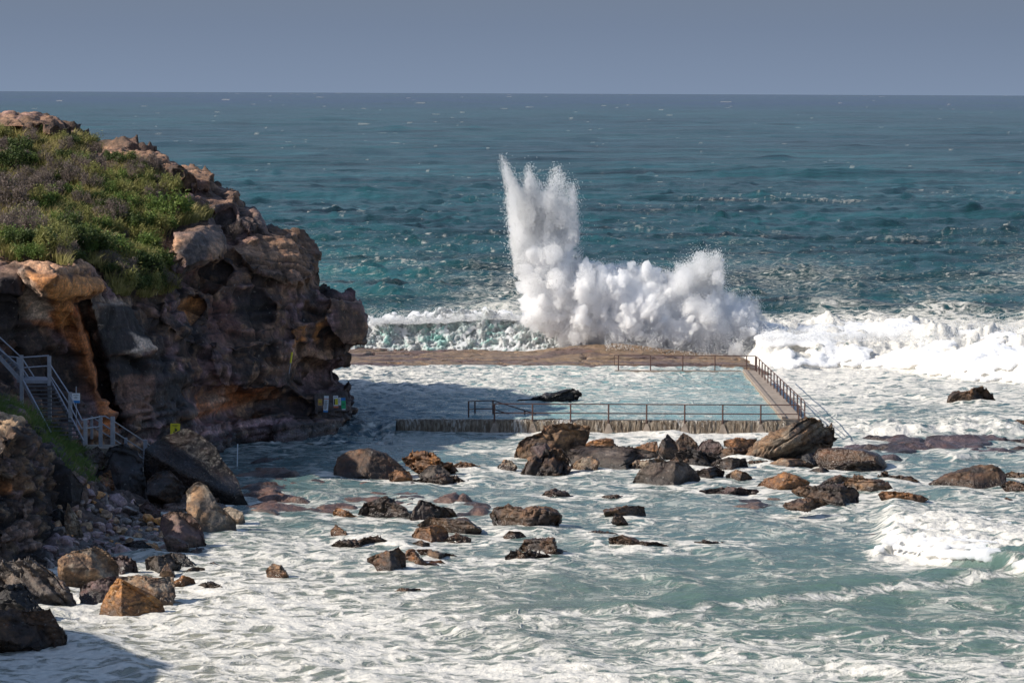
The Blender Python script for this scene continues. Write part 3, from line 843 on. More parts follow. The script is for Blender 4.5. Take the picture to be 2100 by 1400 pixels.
ledge('rock_ledge', [(470,985),(520,945),(600,930),(640,945),(640,975),(720,985),(860,985),(960,1000),(1010,1010),(1000,1050),(900,1062),(790,1030),(690,1050),(560,1060),(500,1050)], 3, 0.24,
      np.array([.15, .085, .062]), 'reddish rock ledge awash below the cliff foot')
ledge('reef', [(1690,930),(1730,900),(1800,893),(1880,905),(1990,897),(2120,893),(2130,925),(2010,940),(1900,935),(1830,945),(1740,940)], 8, 0.36,
      np.array([.10, .068, .068]), 'purple brown reef awash beyond the boulders')
ledge('reef', [(1560,1005),(1700,1040),(1640,1075),(1740,1100),(1900,1075),(1980,1090),(1900,1115),(1740,1125),(1560,1095),(1480,1060),(1430,1030)], 12, 0.13,
      np.array([.16, .10, .07]), 'brown reef just under the water among the boulders')

# ------------------------------------------------------------------ water
def wave_tile(n, L, lo, hi, ang, spread, seed, slope=2.2):
    r = np.random.default_rng(seed)
    kx = np.fft.fftfreq(n, L / n) * 2 * np.pi
    KX, KY = np.meshgrid(kx, kx)
    k = np.hypot(KX, KY) + 1e-9
    lam = 2 * np.pi / k
    a = np.arctan2(KY, KX)
    S = k ** (-slope) * (lam > lo) * np.exp(-(lam / hi) ** 4) * (0.12 + np.abs(np.cos(a - ang)) ** spread)
    h = np.fft.ifft2(np.fft.fft2(r.normal(size=(n, n))) * S).real
    h /= h.std()
    h = h + 0.22 * (h * h - 1)
    return (h / h.std()).astype(np.float32), L

def sample(tile, x, y, rot=0.0):
    h, L = tile; n = len(h)
    c, s = math.cos(rot), math.sin(rot)
    u = ((x * c - y * s) / L * n) % n; v = ((x * s + y * c) / L * n) % n
    i = np.floor(u).astype(int); j = np.floor(v).astype(int); fu = u - i; fv = v - j
    i %= n; j %= n; i1 = (i + 1) % n; j1 = (j + 1) % n
    return (h[j, i] * (1 - fu) * (1 - fv) + h[j, i1] * fu * (1 - fv) + h[j1, i] * (1 - fu) * fv + h[j1, i1] * fu * fv)

T_CHOP = wave_tile(512, 90.0, 0.5, 9.0, math.radians(75), 2, 1, 2.0)
T_SEA = wave_tile(512, 310.0, 1.5, 34.0, math.radians(80), 3, 2, 2.1)
T_SWELL = wave_tile(512, 2300.0, 14.0, 160.0, math.radians(84), 6, 3, 2.0)

FOAM_PTS = [(0,1390,.55),(300,1350,.55),(700,1350,.62),(1100,1380,.62),(1500,1380,.60),(2000,1380,.56),(300,1280,.64),(600,1260,.68),(900,1280,.52),(1200,1290,.5),(1500,1300,.52),(2000,1290,.52),
    (450,1200,.62),(700,1180,.62),(900,1200,.46),(1200,1220,.30),(1500,1215,.18),(1800,1210,.12),(2050,1195,.12),(600,1130,.58),(800,1110,.52),(1000,1130,.42),(1200,1150,.36),(1500,1150,.28),(1700,1130,.22),
    (1200,1070,.34),(1500,1080,.34),(1000,1030,.40),(700,1030,.42),(560,1060,.5),(600,980,.2),(900,920,.26),(760,900,.30),(1000,900,.34),(1100,893,.60),(1250,893,.78),(1450,897,.72),(1500,990,.34),(1700,985,.36),
    (1900,960,.32),(2060,1020,.52),(1930,1090,.86),(2050,1130,.9),(1850,1135,.88),(2000,925,.34),(1850,920,.30),(1800,885,.74),(2000,885,.62),(1750,830,.66),(1900,790,.66),(1700,790,.82),(2050,810,.66),(1850,850,.52),(1950,850,.50),
    (1800,740,.97),(2000,740,.97),(1650,740,.97),(1600,720,.95),(2000,680,.84),(1800,670,.80),(1650,690,.88),(2090,690,.85),(1400,720,.9),(1000,700,.8),(1600,632,.10),(1800,625,.10),(2050,630,.10),(1400,600,.14),(800,600,.12),(700,540,.16),
    (1300,500,.10),(1700,480,.11),(1700,420,.07),(1000,450,.07),(1000,300,.03),(2000,300,.03),(500,300,.03),(0,200,.0),(2000,200,.0),(0,420,.05),(1900,540,.08)]
def foam_density(px, py):
    num = np.zeros(px.shape); den = np.zeros(px.shape)
    for x, y, v in FOAM_PTS:
        w = 1.0 / (((px - x) / 1.6) ** 2 + ((py - y) * 1.7) ** 2 + 250) ** 1.6
        num += w * v; den += w
    d = num / den
    return np.where((py > 930) & (d < .8), d * (.86 + .20 * smooth(1200, 1330, py) + .10 * smooth(900, 500, px) * smooth(1050, 1150, py)), d)

def seg_coord(px, py, line):
    """signed vertical pixel distance below a polyline, and whether within its span"""
    xs = [p[0] for p in line]; ys = [p[1] for p in line]
    yy = np.interp(px, xs, ys)
    return py - yy, smooth(xs[0] - 60, xs[0] + 60, px) * smooth(xs[-1] + 60, xs[-1] - 60, px)

C_DEEP = np.array([0.012, 0.030, 0.072]); C_OCEAN = np.array([0.013, 0.052, 0.059]); C_SURF = np.array([0.05, 0.16, 0.165]); C_SAND = np.array([0.155, 0.17, 0.12]); C_POOL = np.array([0.20, 0.33, 0.325])

# rows follow the distance, columns fan out
inv = np.concatenate([np.linspace(1 / 55.0, 1 / 96.0, 60)[:-1], np.linspace(1 / 96.0, 1 / 420.0, 760)[:-1], np.linspace(1 / 420.0, 1 / 6000.0, 330)[:-1], 1 / np.geomspace(6000, 90000, 30)])
rows = 1 / inv
tt = np.concatenate([np.linspace(-1.6, -.21, 60)[:-1], np.linspace(-.21, .21, 900)[:-1], np.linspace(.21, 1.6, 60)])
gx = rows[:, None] * tt[None]; gy = np.repeat(rows[:, None], len(tt), 1)
fx, fy = gx.ravel(), gy.ravel()
px, py = project(np.stack([fx, fy, 0 * fx], 1))
inview = (fy > 60)
wO = smooth(236, 285, fy)
dens = foam_density(px, py)
dens = np.where(fy < 215, dens + (.20 * n2(fx / 1.7, fy, 5.5, 88, 3) + .12 * n2(fx / 1.5, fy, 2.0, 89, 2)) * (dens < .82), dens)
dens = np.clip(dens, 0, 1)
dens = np.where((np.abs(px - 1050) > 1500), 0.3 * (1 - wO), dens)
far = smooth(300, 900, fy)
near_f = fy < 330
h = wO * ((0.23 - 0.05 * smooth(300, 900, fy)) * sample(T_SEA, fx, fy) + 0.15 * sample(T_CHOP, fx, fy) * (1 - smooth(500, 1200, fy)) + (0.22 + 0.18 * far) * sample(T_SWELL, fx, fy, 0.3))
hin = 0.045 * sample(T_CHOP, fx, fy, 0.4) + 0.05 * sample(T_SEA, fx * 3.1, fy * 3.1, 0.8)
bumpy = np.zeros_like(fx)
idx = np.where(near_f & (np.abs(px - 1050) < 1500))[0]
q = np.stack([fx[idx] / 1.5, fy[idx] / 1.3, np.zeros(len(idx))], 1)
bumpy[idx] = fbm(q, 5, 77, 0.55)
h = h + (1 - wO) * hin + (0.035 + 0.07 * dens) * bumpy * (1 - wO)
# big broken wave rolling in on the right
s, sp = seg_coord(px, py, [(1500,700),(1620,690),(1760,668),(1900,672),(2050,700),(2400,720)])
sp = smooth(1500, 1590, px)
yfront = np.interp(px, [1500, 1620, 1720, 1850, 1990, 2100, 2500], [237, 233.5, 235.5, 233.5, 226, 224, 222])
yy = fy - yfront
prof = smooth(-0.5, 2.5, yy) * (1.25 + 0.9 * smooth(2, 14, yy)) * smooth(34, 17, yy)
big = np.zeros_like(fx); 
idx2 = np.where((fy > 205) & (fy < 285) & (px > 1400) & (px < 2700))[0]
qq = np.stack([fx[idx2] / 3.2, fy[idx2] / 3.0, np.zeros(len(idx2))], 1)
big[idx2] = fbm(qq, 5, 91, 0.58)
h = h + sp * (prof * (1 + 0.35 * big) + 0.34 * big * smooth(-1, 3, yy) * smooth(34, 15, yy))
dens = np.maximum(dens, sp * smooth(-1, 1.0, yy) * smooth(30, 18, yy) * 0.98)
# small breaking wave at the lower right
s, _ = seg_coord(px, py, [(1740,1160),(1800,1148),(1830,1130),(1900,1152),(1980,1165),(2060,1178),(2120,1190),(2400,1215)])
sp2 = smooth(1780, 1850, px)
lift = sp2 * smooth(5, -9, s) * smooth(-150, -45, s)
h = h + 0.62 * lift * (1 + 0.22 * bumpy)
dens = np.maximum(dens, 0.93 * sp2 * smooth(2, -4, s) * smooth(-120, -30, s))
# rolled swell in front of it: dark green face under a thin white line
for line, hh, w0, w1, fd in (([(1250,1258),(1400,1248),(1550,1238),(1750,1214),(1900,1198),(2100,1176),(2400,1150)], 0.32, 10, 42, 0.62), ([(1000,1268),(1150,1250),(1350,1258),(1450,1250)], 0.16, 8, 26, 0.6),
                            ([(1500,1312),(1800,1296),(2100,1290)], 0.18, 8, 26, 0.5)):
    s, sp3 = seg_coord(px, py, line)
    h = h + hh * 0.7 * sp3 * (smooth(w0, -4, s) * smooth(-w1, -4, s))
    dens = dens * (1 - 0.8 * sp3 * smooth(-w1 * 0.9, -w1 * 0.5, s) * smooth(3, -5, s))
    dens = np.maximum(dens, fd * sp3 * np.exp(-((s - 5 - 3 * bumpy) / 6.5) ** 2))
# white water under the pool wall spill, small breaking crest over the reef
dens = np.maximum(dens, 0.9 * smooth(1020, 1090, px) * smooth(1620, 1560, px) * smooth(186.0, 188.0, fy) * (fy < 192))
s, sp4 = seg_coord(px, py, [(1740,893),(1850,898),(1990,890),(2110,893)])
h = h + 0.35 * sp4 * smooth(4, -8, s) * smooth(-45, -10, s) * (1 + .8 * bumpy); dens = np.maximum(dens, .75 * sp4 * smooth(4, -4, s) * smooth(-40, -8, s))
s, sp4 = seg_coord(px, py, [(1925,938),(1960,945),(2010,940)])
h = h + 0.4 * sp4 * smooth(2, -4, s) * smooth(-26, -6, s); dens = np.maximum(dens, .85 * sp4 * smooth(3, -2, s) * smooth(-26, -8, s))
# white crests far out: short lines whose size grows with the distance covered by one picture row
capv = np.zeros_like(fx)
idx3 = np.where((fy > 262) & (np.abs(px - 1050) < 1500))[0]
D3 = fy[idx3]
uw = np.stack([fx[idx3] / (D3 * 0.0016), py[idx3] / 0.8, 0 * D3], 1)
c1 = fbm(uw, 3, 5, 0.6)
lines = n2(fx[idx3] / 9.0, D3, 16.0, 6, 3)
grp = n2(fx[idx3], D3, 120.0, 44, 2)
hs = sample(T_SEA, fx[idx3], D3)
capn = fbm(np.stack([fx[idx3] / (D3 * 0.0042), py[idx3] / 0.9, 0 * D3 + 4], 1), 2, 25, 0.5)
capv[idx3] = 0.9 * smooth(262, 300, D3) * smooth(.70, .86, capn + 0.28 * grp + 0.16 * lines)
crest_all = np.zeros_like(fx); crest_all[idx3] = smooth(-.2, 1.3, hs + .8 * c1)
# long drift lines of foam
for line, k in (([(1380,408),(1500,411),(1700,412),(1800,414)], .9), ([(1850,398),(2000,402),(2120,400)], .5), ([(880,404),(980,408),(1040,406)], .5), ([(1250,430),(1500,436)], .4), ([(1200,468),(1300,462),(1400,470)], .4),
                ([(690,528),(750,532),(800,540),(860,546),(900,545)], .85), ([(670,560),(760,573),(800,570)], .75), ([(950,480),(1060,486)], .5), ([(1180,468),(1420,474),(2100,500)], .45), ([(1200,490),(1700,494),(2100,512)], .4), ([(800,504),(1000,500),(1050,512)], .5), ([(1500,580),(1650,566),(1760,572)], .5), ([(1560,640),(1700,632),(1850,636)], .5)):
    s, spn = seg_coord(px, py, line)
    spn = smooth(line[0][0] - 10, line[0][0] + 60, px) * smooth(line[-1][0] + 10, line[-1][0] - 60, px)
    ii = np.where((np.abs(s) < 14) & (spn > 0.01))[0]
    nz = fbm(np.stack([px[ii] / 14, py[ii] / 3.0, 0 * ii], 1), 4, 15, .6)
    capv[ii] = np.maximum(capv[ii], k * spn[ii] * crest_all[ii] * smooth(-0.05, 0.30, nz + 0.42 * np.exp(-(s[ii] / 4.5) ** 2) - 0.30))
# colour of the water body
col = np.empty((len(fx), 3)); col[:] = C_OCEAN
def bl(t, c):
    global col
    col = col * (1 - t[:, None]) + np.asarray(c) * t[:, None]
bl(smooth(3000, 6500, fy + 1500 * n2(fx, fy, 2500, 3, 2)), C_DEEP)
bl(0.75 * smooth(-.1, .45, n2(fx, fy * .25, 220, 17, 3)) * smooth(260, 420, fy), C_OCEAN * np.array([.7, .72, .8]))
bl(0.8 * np.exp(-((px - 700) / 160) ** 2 - ((py - 545) / 60) ** 2), np.array([.016, .085, .090]))
bl(smooth(262, 236, fy), np.array([.075, .145, .15]))
bl(smooth(920, 1060, py) * (fy < 210) * 0.6, np.array([.10, .15, .138]))
bl(smooth(1080, 1230, py) * (fy < 170) * smooth(1500, 900, px) * 0.75, C_SAND)
bl(smooth(1080, 1230, py) * (fy < 170) * smooth(900, 1500, px) * 0.6, np.array([.085, .14, .088]))
bl(smooth(1040, 1250, py) * smooth(760, 420, px) * (fy < 170) * 0.8, np.array([.27, .25, .185]))
sea_me = mesh_from('sea', np.stack([fx, fy, h], 1), grid_faces(*gx.shape))
set_col(sea_me, 'Col', col); set_val(sea_me, 'Foam', dens * smooth(620, 300, fy)); set_val(sea_me, 'Cap', capv); set_val(sea_me, 'Open', wO)
tag(obj('sea', sea_me, M['sea']), 'choppy teal sea with white foam near the rocks', 'sea', kind='structure')

# pool and lagoon water, standing higher than the sea in front of the wall
POOL_Y = 190.6
gx, gy = np.meshgrid(np.arange(-17, 15.95, 0.09), np.arange(182.5, 228.5, 0.13))
fx, fy = gx.ravel(), gy.ravel()
lev = np.where(fx > -6.6, 0.66, 0.66 - 0.9 * smooth(191.8, 184.0, fy + 1.2 * n2(fx, fy, 3, 2)))
calm = smooth(3, 9, fx) * smooth(218, 206, fy)
bp = fbm(np.stack([fx / 1.6, fy / 1.5, 0 * fx], 1), 5, 177, .55)
casc = smooth(191.5, 188, fy) * (fx < -6.5)
z = lev + (0.05 + 0.13 * (1 - calm) + 0.25 * casc) * bp + 0.03 * sample(T_CHOP, fx, fy)
z = np.where(fx > -6.6, np.minimum(z, 0.70), z)
px, py = project(np.stack([fx, fy, z], 1))
dn = np.zeros(len(fx)); dd = np.zeros(len(fx))
for x, y, v in [(700,772,.80),(900,775,.78),(1100,775,.78),(1300,772,.8),(760,790,.72),(900,795,.74),(1000,790,.72),(1250,790,.60),(1400,785,.42),(1500,790,.30),(1350,800,.58),(1480,812,.5),(1250,812,.62),(1150,830,.35),(1300,835,.34),(1500,840,.2),(1560,850,.2),(1150,850,.28),
                (760,820,.30),(900,825,.34),(1000,820,.34),(1030,842,.38),(800,850,.24),(950,850,.25),(760,880,.42),(800,905,.5)]:
    w = 1 / (((px - x) / 1.8) ** 2 + ((py - y) * 2.2) ** 2 + 120) ** 1.7
    dn += w * v; dd += w
dens = dn / dd
t = smooth(-9, 3, fx)[:, None]
col = np.array([.035, .075, .10])[None] * (1 - t) + C_POOL[None] * t
q = grid_faces(*gx.shape)
keep = ~((fx[q].max(1) > -6.6) & (fy[q].min(1) < POOL_Y))
q = q[keep]
pool_me = mesh_from('pool_water', np.stack([fx, fy, z], 1), q)
set_col(pool_me, 'Col', col); set_val(pool_me, 'Foam', dens * .84); set_val(pool_me, 'Cap', 0 * dens); set_val(pool_me, 'Open', 0 * dens)
tag(obj('pool_water', pool_me, M['sea']), 'pale turquoise water filling the rock pool', 'pool water', kind='structure')

# ------------------------------------------------------------------ breaking wave and spray
def wave_h(x):
    return np.interp(x, [-17, -13, -9.5, -8.0, -6, -2.5, 0, 3, 5, 9], [0.68, .80, .86, .95, 1.0, 1.05, .92, .90, .92, .8]) + .16 * n2(x, x * 0, 2.6, 4, 4) + .10 * n2(x, x * 0 + 4, .8, 7, 3)

def breaking_wave():
    """curling wave behind the shelf: a strip along X, its profile going up the face, over the lip and down the back"""
    xs = np.arange(-17, 9.0, 0.06)
    prof = np.array([(-1.1, -0.6), (-0.9, 0.0), (-0.5, 0.4), (0.15, 0.9), (0.75, 1.4), (1.25, 1.85), (1.6, 2.2), (1.85, 2.42), (2.1, 2.56), (2.45, 2.66), (2.9, 2.68), (3.6, 2.45), (4.8, 1.8), (6.5, .9), (8.5, 0.2), (10, -.5)])
    tt_ = np.linspace(0, len(prof) - 1, 130)
    py_ = np.interp(tt_, np.arange(len(prof)), prof[:, 0]); pz_ = np.interp(tt_, np.arange(len(prof)), prof[:, 1])
    X, Tn = np.meshgrid(xs, np.arange(130))
    x = X.ravel(); k = Tn.ravel()
    hgt = wave_h(x)
    base = np.interp(x, [-17, -8, 0, 9], [247.6, 248.2, 247.2, 246.2])
    y = base + py_[k]; z = pz_[k] * hgt
    p = np.stack([x, y, z], 1)
    lipn = smooth(0.5, 1.8, pz_[k])
    nz = fbm(p / np.array([1.1, 1.1, 1.3]), 5, 55, 0.6)
    fal = fbm(np.stack([x / 0.55, y * 0 + .5, z / 2.2], 1), 4, 66, .6)
    fal2 = fbm(np.stack([x / 0.26, y * 0 + 2.5, z / 1.1], 1), 3, 67, .6)
    roll = fbm(p / np.array([.55, .55, .4]) + 3, 4, 68, .6)
    y = y - (0.35 + 0.45 * lipn) * nz - (0.16 * fal + 0.05 * fal2 + .42 * roll) * smooth(85, 55, k)
    z = z + .22 * roll * smooth(10, 30, k)
    z = z + 0.42 * lipn * nz * smooth(20, 60, k)
    me = mesh_from('breaking_wave', np.stack([x, y, z], 1), grid_faces(*X.shape))
    teal = smooth(0, 18, k) * smooth(62, 34, k) * smooth(4.0, 0.5, x) * (0.35 + 0.65 * smooth(-.25, .2, n2(x, x * 0, 2.6, 9, 3)))
    set_val(me, 'Teal', teal)
    return tag(obj('breaking_wave', me, M['white_water']), 'low curling wave with a pale green face breaking behind the rock shelf', 'wave')
SPRAY_Y = 244.5
PXM = F / SPRAY_Y
def sp_xyz(px, py, dy=0.0):
    return at(px, py, SPRAY_Y + dy)
CORE = [(1073,660),(1068,560),(1060,520),(1062,470),(1072,440),(1086,420),(1110,430),(1130,440),(1150,430),(1165,470),(1172,530),(1196,545),(1215,536),(1235,546),(1258,548),(1290,545),(1318,556),
        (1340,552),(1366,572),(1392,566),(1420,575),(1446,575),(1470,590),(1490,628),(1515,625),(1538,622),(1548,650),(1560,690),(1575,740),(1480,742),(1330,736),(1250,718),(1180,705),(1120,684)]
HALO = [(1074,668),(1062,560),(1052,500),(1040,430),(1034,380),(1030,340),(1026,322),(1032,322),(1044,352),(1056,366),(1070,352),(1081,337),(1092,352),(1102,372),(1116,372),(1126,345),(1140,338),(1158,348),(1172,375),(1180,420),(1184,470),
        (1186,490),(1180,530),(1200,538),(1250,545),(1330,548),(1370,560),(1390,545),(1420,530),(1445,517),(1472,513),(1478,540),(1492,595),(1510,612),(1540,606),(1558,620),(1556,660),(1570,730),(1450,742),(1280,730),(1180,712),(1110,690)]
def cloud(blobs, voxel, amp, seed, name, mat, root, o0, foot=None, iters=0):
    """union of puffs, billowing at several sizes"""
    iv, itri = ico(2)
    Vs, Fs, n = [], [], 0
    for c, sc in blobs:
        Vs.append(iv * sc + c); Fs.append(itri + n); n += len(iv)
    me = remesh(np.concatenate(Vs), np.concatenate(Fs), voxel)
    if iters:
        E = np.empty(len(me.edges) * 2, np.int32); me.edges.foreach_get('vertices', E); E = E.reshape(-1, 2)
        P = get_co(me).astype(float); cnt = np.bincount(E.ravel(), minlength=len(P)).clip(1)[:, None]
        for k in range(iters):
            A = np.stack([np.bincount(E[:, 0], P[E[:, 1], c], len(P)) + np.bincount(E[:, 1], P[E[:, 0], c], len(P)) for c in range(3)], 1) / cnt
            P = P * .35 + A * .65
        me.vertices.foreach_set('co', P.astype(np.float32).ravel()); me.update()
    P = get_co(me); Nn = get_no(me)
    q = P * np.array([1, 1, 0.75])
    if foot is not None:
        v = P - foot; rr = np.linalg.norm(v, axis=1)[:, None]; q2 = np.concatenate([(v / rr)[:, :2] * 11 + rr * .18, (v / rr)[:, 2:] * 11 - rr * .22], 1)
        ray_ = (np.abs(perlin(q2, seed + 9)) * .9 + np.abs(perlin(q2 * 2.2, seed + 10)) * .6 - .35) * np.clip(rr[:, 0] / 6, .3, 1.2)
    else: ray_ = 0
    bill = ray_ * .8 + np.abs(perlin(q / 1.1, seed)) * 0.6 + np.abs(perlin(q / 0.5, seed + 1)) * 0.55 + np.abs(perlin(q / 0.25, seed + 2)) * 0.38 + perlin(q / .12, seed + 3) * .16
    P = P + Nn * ((bill - 0.30) * amp)[:, None]
    me.vertices.foreach_set('co', (P - o0).astype(np.float32).ravel()); me.update()
    tag(obj(name, me, mat, root), kind=None if foot is not None else 'stuff')
    return P, Nn

def white_water():
    r = np.random.default_rng(4)
    wave = breaking_wave()
    b = []
    for k in range(4200):
        x = r.uniform(-16, 8.5); t = r.random() ** .8
        hgt = float(wave_h(np.array([x]))[0])
        base = float(np.interp(x, [-17, -8, 0, 9], [247.6, 248.2, 247.2, 246.2]))
        gapn = float(n2(np.array([x]), np.array([t * 2.0]), 1.6, 9, 3)[0])
        z = hgt * (2.75 - 2.7 * (1 - t)); 
        if t < .82 and x < 4 and gapn < (.10 if t > .10 else 0): continue
        rr = r.uniform(.05, .15) * (1.2 if t > .75 else .9)
        y = base + float(np.interp(z / hgt, [0, .4, .9, 1.4, 1.85, 2.42, 2.66], [-.9, -.5, .15, .75, 1.25, 1.85, 2.45])) - .12 + (r.uniform(0, 1.6) if t > .9 else r.uniform(-.15, .1))
        b.append((np.array([x, y, z + (.12 if t > .85 else 0)]), np.array([rr * 1.3, rr, rr])))
    cloud(b, 0.06, .17, 41, 'foam_crest', M['foam_dense'], wave, np.zeros(3), None, 5)
    root = empty('white_surf', (25, 236, 0)); tag(root, 'wide tumbling bank of white surf on the right beyond the walkway', 'surf')
    b = []
    for k in range(5200):
        px = r.uniform(1560, 2330); u = r.random()
        yf = float(np.interp(px, [1500, 1620, 1720, 1850, 1990, 2100, 2500], [237, 233.5, 235.5, 233.5, 226, 224, 222]))
        yy = -0.3 + 15 * u
        D = yf + yy; x = (px - 1050) / F * D
        gn = float(n2(np.array([x]), np.array([D]), 4.0, 71, 3)[0])
        if gn < -.05 - .25 * (u < .08): continue
        prof = float(smooth(-.5, 2.5, yy) * (1.25 + .9 * smooth(2, 14, yy)))
        rr = r.uniform(.18, .42) * (1 if u > .1 else .8)
        b.append((np.array([x, D, prof * .95 + .05 + .7 * max(gn, 0)]), np.array([rr * 1.4, rr * 1.2, rr * .62])))
    cloud(b, 0.09, .30, 51, 'surf_foam', M['foam_dense'], root, np.array([25.0, 236, 0]), None, 7)
    root = empty('white_surf', (16, 133, 0)); tag(root, 'smaller white breaker rolling in at the lower right of the photo', 'surf')
    b = []
    for k in range(2200):
        px = r.uniform(1796, 2330); u = r.random() ** 1.5
        yf = float(np.interp(px, [1796, 1830, 1900, 1980, 2060, 2120, 2400], [1146, 1138, 1155, 1166, 1178, 1190, 1215]))
        py = yf - 95 * u * float(smooth(1780, 1900, px)) - 2
        g = ground(np.array([px]), np.array([py]))[0]
        gn = float(n2(g[:1], g[1:2], 1.3, 75, 3)[0])
        if gn < -.12 + .45 * (u - .25): continue
        rr = r.uniform(.06, .17) * (1 - .3 * u)
        z = .62 * float(smooth(-6, 9, yf - py)) * (1 - .5 * u)
        b.append((np.array([g[0], g[1], z + .3 * max(gn, 0) * (1 - u)]), np.array([rr * 1.5, rr * 1.2, rr * .8])))
    cloud(b, 0.045, .13, 57, 'surf_foam', M['foam_dense'], root, np.array([16.0, 133, 0]), None, 4)

def spray():
    r = np.random.default_rng(21)
    root = empty('sea_spray', (float(at(1300, 735, SPRAY_Y)[0]), SPRAY_Y, 0.9))
    tag(root, 'tall white burst of spray exploding off the rock shelf behind the pool', 'spray')
    o0 = np.array(root.location)
    blobs = []
    while len(blobs) < 800:
        x = r.uniform(1055, 1580); y = r.uniform(410, 742)
        X = np.array([x]); Y = np.array([y])
        if not in_poly(X, Y, CORE)[0]: continue
        ed = poly_dist(X, Y, CORE)[0] / PXM
        rad = min(r.uniform(0.22, 0.75), ed * 0.8 + 0.13)
        thick = 0.8 + 1.5 * smooth(0, 2.2, ed)
        dy = r.uniform(-thick, thick) + (0.8 if y > 690 else 0) + 0.8 * (x < 1180)
        blobs.append((sp_xyz(x, y, dy), np.array([rad, rad, rad * r.uniform(.9, 1.5)])))
    P, Nn = cloud(blobs, 0.11, 1.0, 3, 'water_mass', M['spray_dense'], root, o0, sp_xyz(1230, 790))
    # thinner veils: plumes thrown up, a fringe round the mass
    veil = []
    for (x0, y0), (x1, y1), w0, w1, ns in (((1084,470),(1030,324),24,1,16), ((1098,470),(1083,340),24,3,16), ((1120,465),(1108,374),26,10,14), ((1140,480),(1142,342),26,10,18),
            ((1163,500),(1172,366),18,8,12), ((1072,560),(1054,440),12,8,10), ((1420,600),(1463,516),40,12,22), ((1450,610),(1478,524),28,6,16), ((1395,590),(1420,540),26,14,12), ((1525,680),(1545,614),24,12,14), ((1545,700),(1566,655),18,8,8)):
        for k in range(int(ns * 1.7)):
            u = r.uniform(-1, 1); L = r.uniform(.55, 1.0) ** .7; sd = r.normal(0, .5)
            for t in np.linspace(0, L, 9):
                x = x0 + (x1 - x0) * t + u * (w0 * (1 - t) + w1 * t); y = y0 + (y1 - y0) * t
                rr = (0.24 * (1 - t / L) ** .8 + 0.035) * r.uniform(.7, 1.1)
                veil.append((sp_xyz(x, y, sd), np.array([rr, rr, max(rr, .32)])))
    for k in range(500):
        x = r.uniform(1030, 1590); y = r.uniform(400, 742)
        if not in_poly(np.array([x]), np.array([y]), HALO)[0]: continue
        ed = poly_dist(np.array([x]), np.array([y]), HALO)[0] / PXM
        rr = min(r.uniform(.2, .8), ed + .08)
        veil.append((sp_xyz(x, y, r.normal(0, 1.0)), np.array([rr, rr, rr * 1.2])))
    P3, N3 = cloud(veil, 0.10, 0.55, 13, 'mist_veil', M['spray_thin'], root, o0, sp_xyz(1160, 900))
    # drops: a thick shell of them round the mass, and thinning fingers thrown up and out
    pts, rad = [], []
    i = r.integers(0, len(P3), 70000)
    up = r.exponential(0.20, len(i)) * (0.4 + 1.2 * r.random(len(i)) ** 2)
    P, Nn = P3, N3
    a = P[i] + Nn[i] * up[:, None] + r.normal(0, 0.05, (len(i), 3)); a[:, 2] += r.exponential(0.10, len(i))
    keep = a[:, 2] > 0.5
    pts.append(a[keep]); rad.append(r.uniform(0.010, 0.032, keep.sum()))
    # fingers: (root px, tip px, half width at root, at tip, drops, streaks)
    for (x0, y0), (x1, y1), w0, w1, nd, ns in (((1082,470),(1027,318),28,3,26000,60), ((1098,480),(1083,336),26,5,30000,60), ((1120,470),(1108,372),28,14,20000,50), ((1140,480),(1142,336),28,13,22000,60),
            ((1165,500),(1172,360),20,10,13000,50), ((1070,560),(1052,430),14,10,14000,40), ((1420,600),(1462,512),42,15,26000,70), ((1450,610),(1478,520),32,8,16000,60), ((1400,590),(1425,535),30,18,12000,40),
            ((1525,680),(1545,610),26,14,14000,50), ((1540,700),(1570,650),22,10,7000,30), ((1180,560),(1184,500),14,8,7000,30), ((1215,560),(1212,534),20,16,5000,30), ((1275,560),(1280,540),30,26,7000,40), ((1345,575),(1345,548),30,24,7000,40)):
        nd = int(nd * .28); st = r.uniform(-1, 1, ns); sl = r.uniform(0.55, 1.0, ns) ** 0.8; sd = r.normal(0, .6, ns)
        k = r.integers(0, ns, nd)
        t = r.random(nd) ** 1.25 * sl[k]
        off = st[k] * (w0 * (1 - t) + w1 * t) + r.normal(0, 1.5 + 3.0 * t, nd)
        x = x0 + (x1 - x0) * t + off; y = y0 + (y1 - y0) * t + r.normal(0, 3, nd)
        pts.append(sp_xyz(x, y, sd[k] + r.normal(0, .35, nd))); rad.append(r.uniform(0.010, 0.034, nd) * (1.1 - 0.35 * t))
    # mist hanging in the whole burst
    x = r.uniform(1020, 1590, 9000); y = r.uniform(330, 745, 9000)
    kp = in_poly(x, y, HALO)
    pts.append(sp_xyz(x[kp], y[kp], r.normal(0, 1.6, kp.sum()))); rad.append(r.uniform(0.010, 0.026, kp.sum()))
    # water flung from the foot of the burst and off the surf beside it
    nd = 26000
    x = r.uniform(1240, 1620, nd); b = np.interp(x, [1240, 1330, 1480, 1620], [722, 738, 748, 750]); y = b - r.exponential(14, nd)
    pts.append(sp_xyz(x, y, r.normal(-2.2, .8, nd))); rad.append(r.uniform(0.010, 0.030, nd))
    nd = 26000
    x = r.uniform(758, 1085, nd); crest = 662 - 8 * smooth(880, 1000, x) - 4 * n2(x, 0 * x, 30, 4)
    a = at(x, crest + 2 - r.exponential(5, nd), 249 + r.normal(0, .5, nd)); pts.append(a); rad.append(r.uniform(0.010, 0.026, nd))
    nd = 30000
    x = r.uniform(1560, 2130, nd); D = r.uniform(236, 248, nd); y0 = np.interp(x, [1560, 1750, 1900, 2130], [680, 655, 668, 690])
    z_ = 1.8 + r.exponential(.30, nd)
    pz = np.stack([(x - 1050) / F * D, D, z_], 1); pts.append(pz); rad.append(r.uniform(0.010, 0.030, nd))
    C = np.concatenate(pts); R = np.concatenate(rad)[:, None]
    n = len(C)
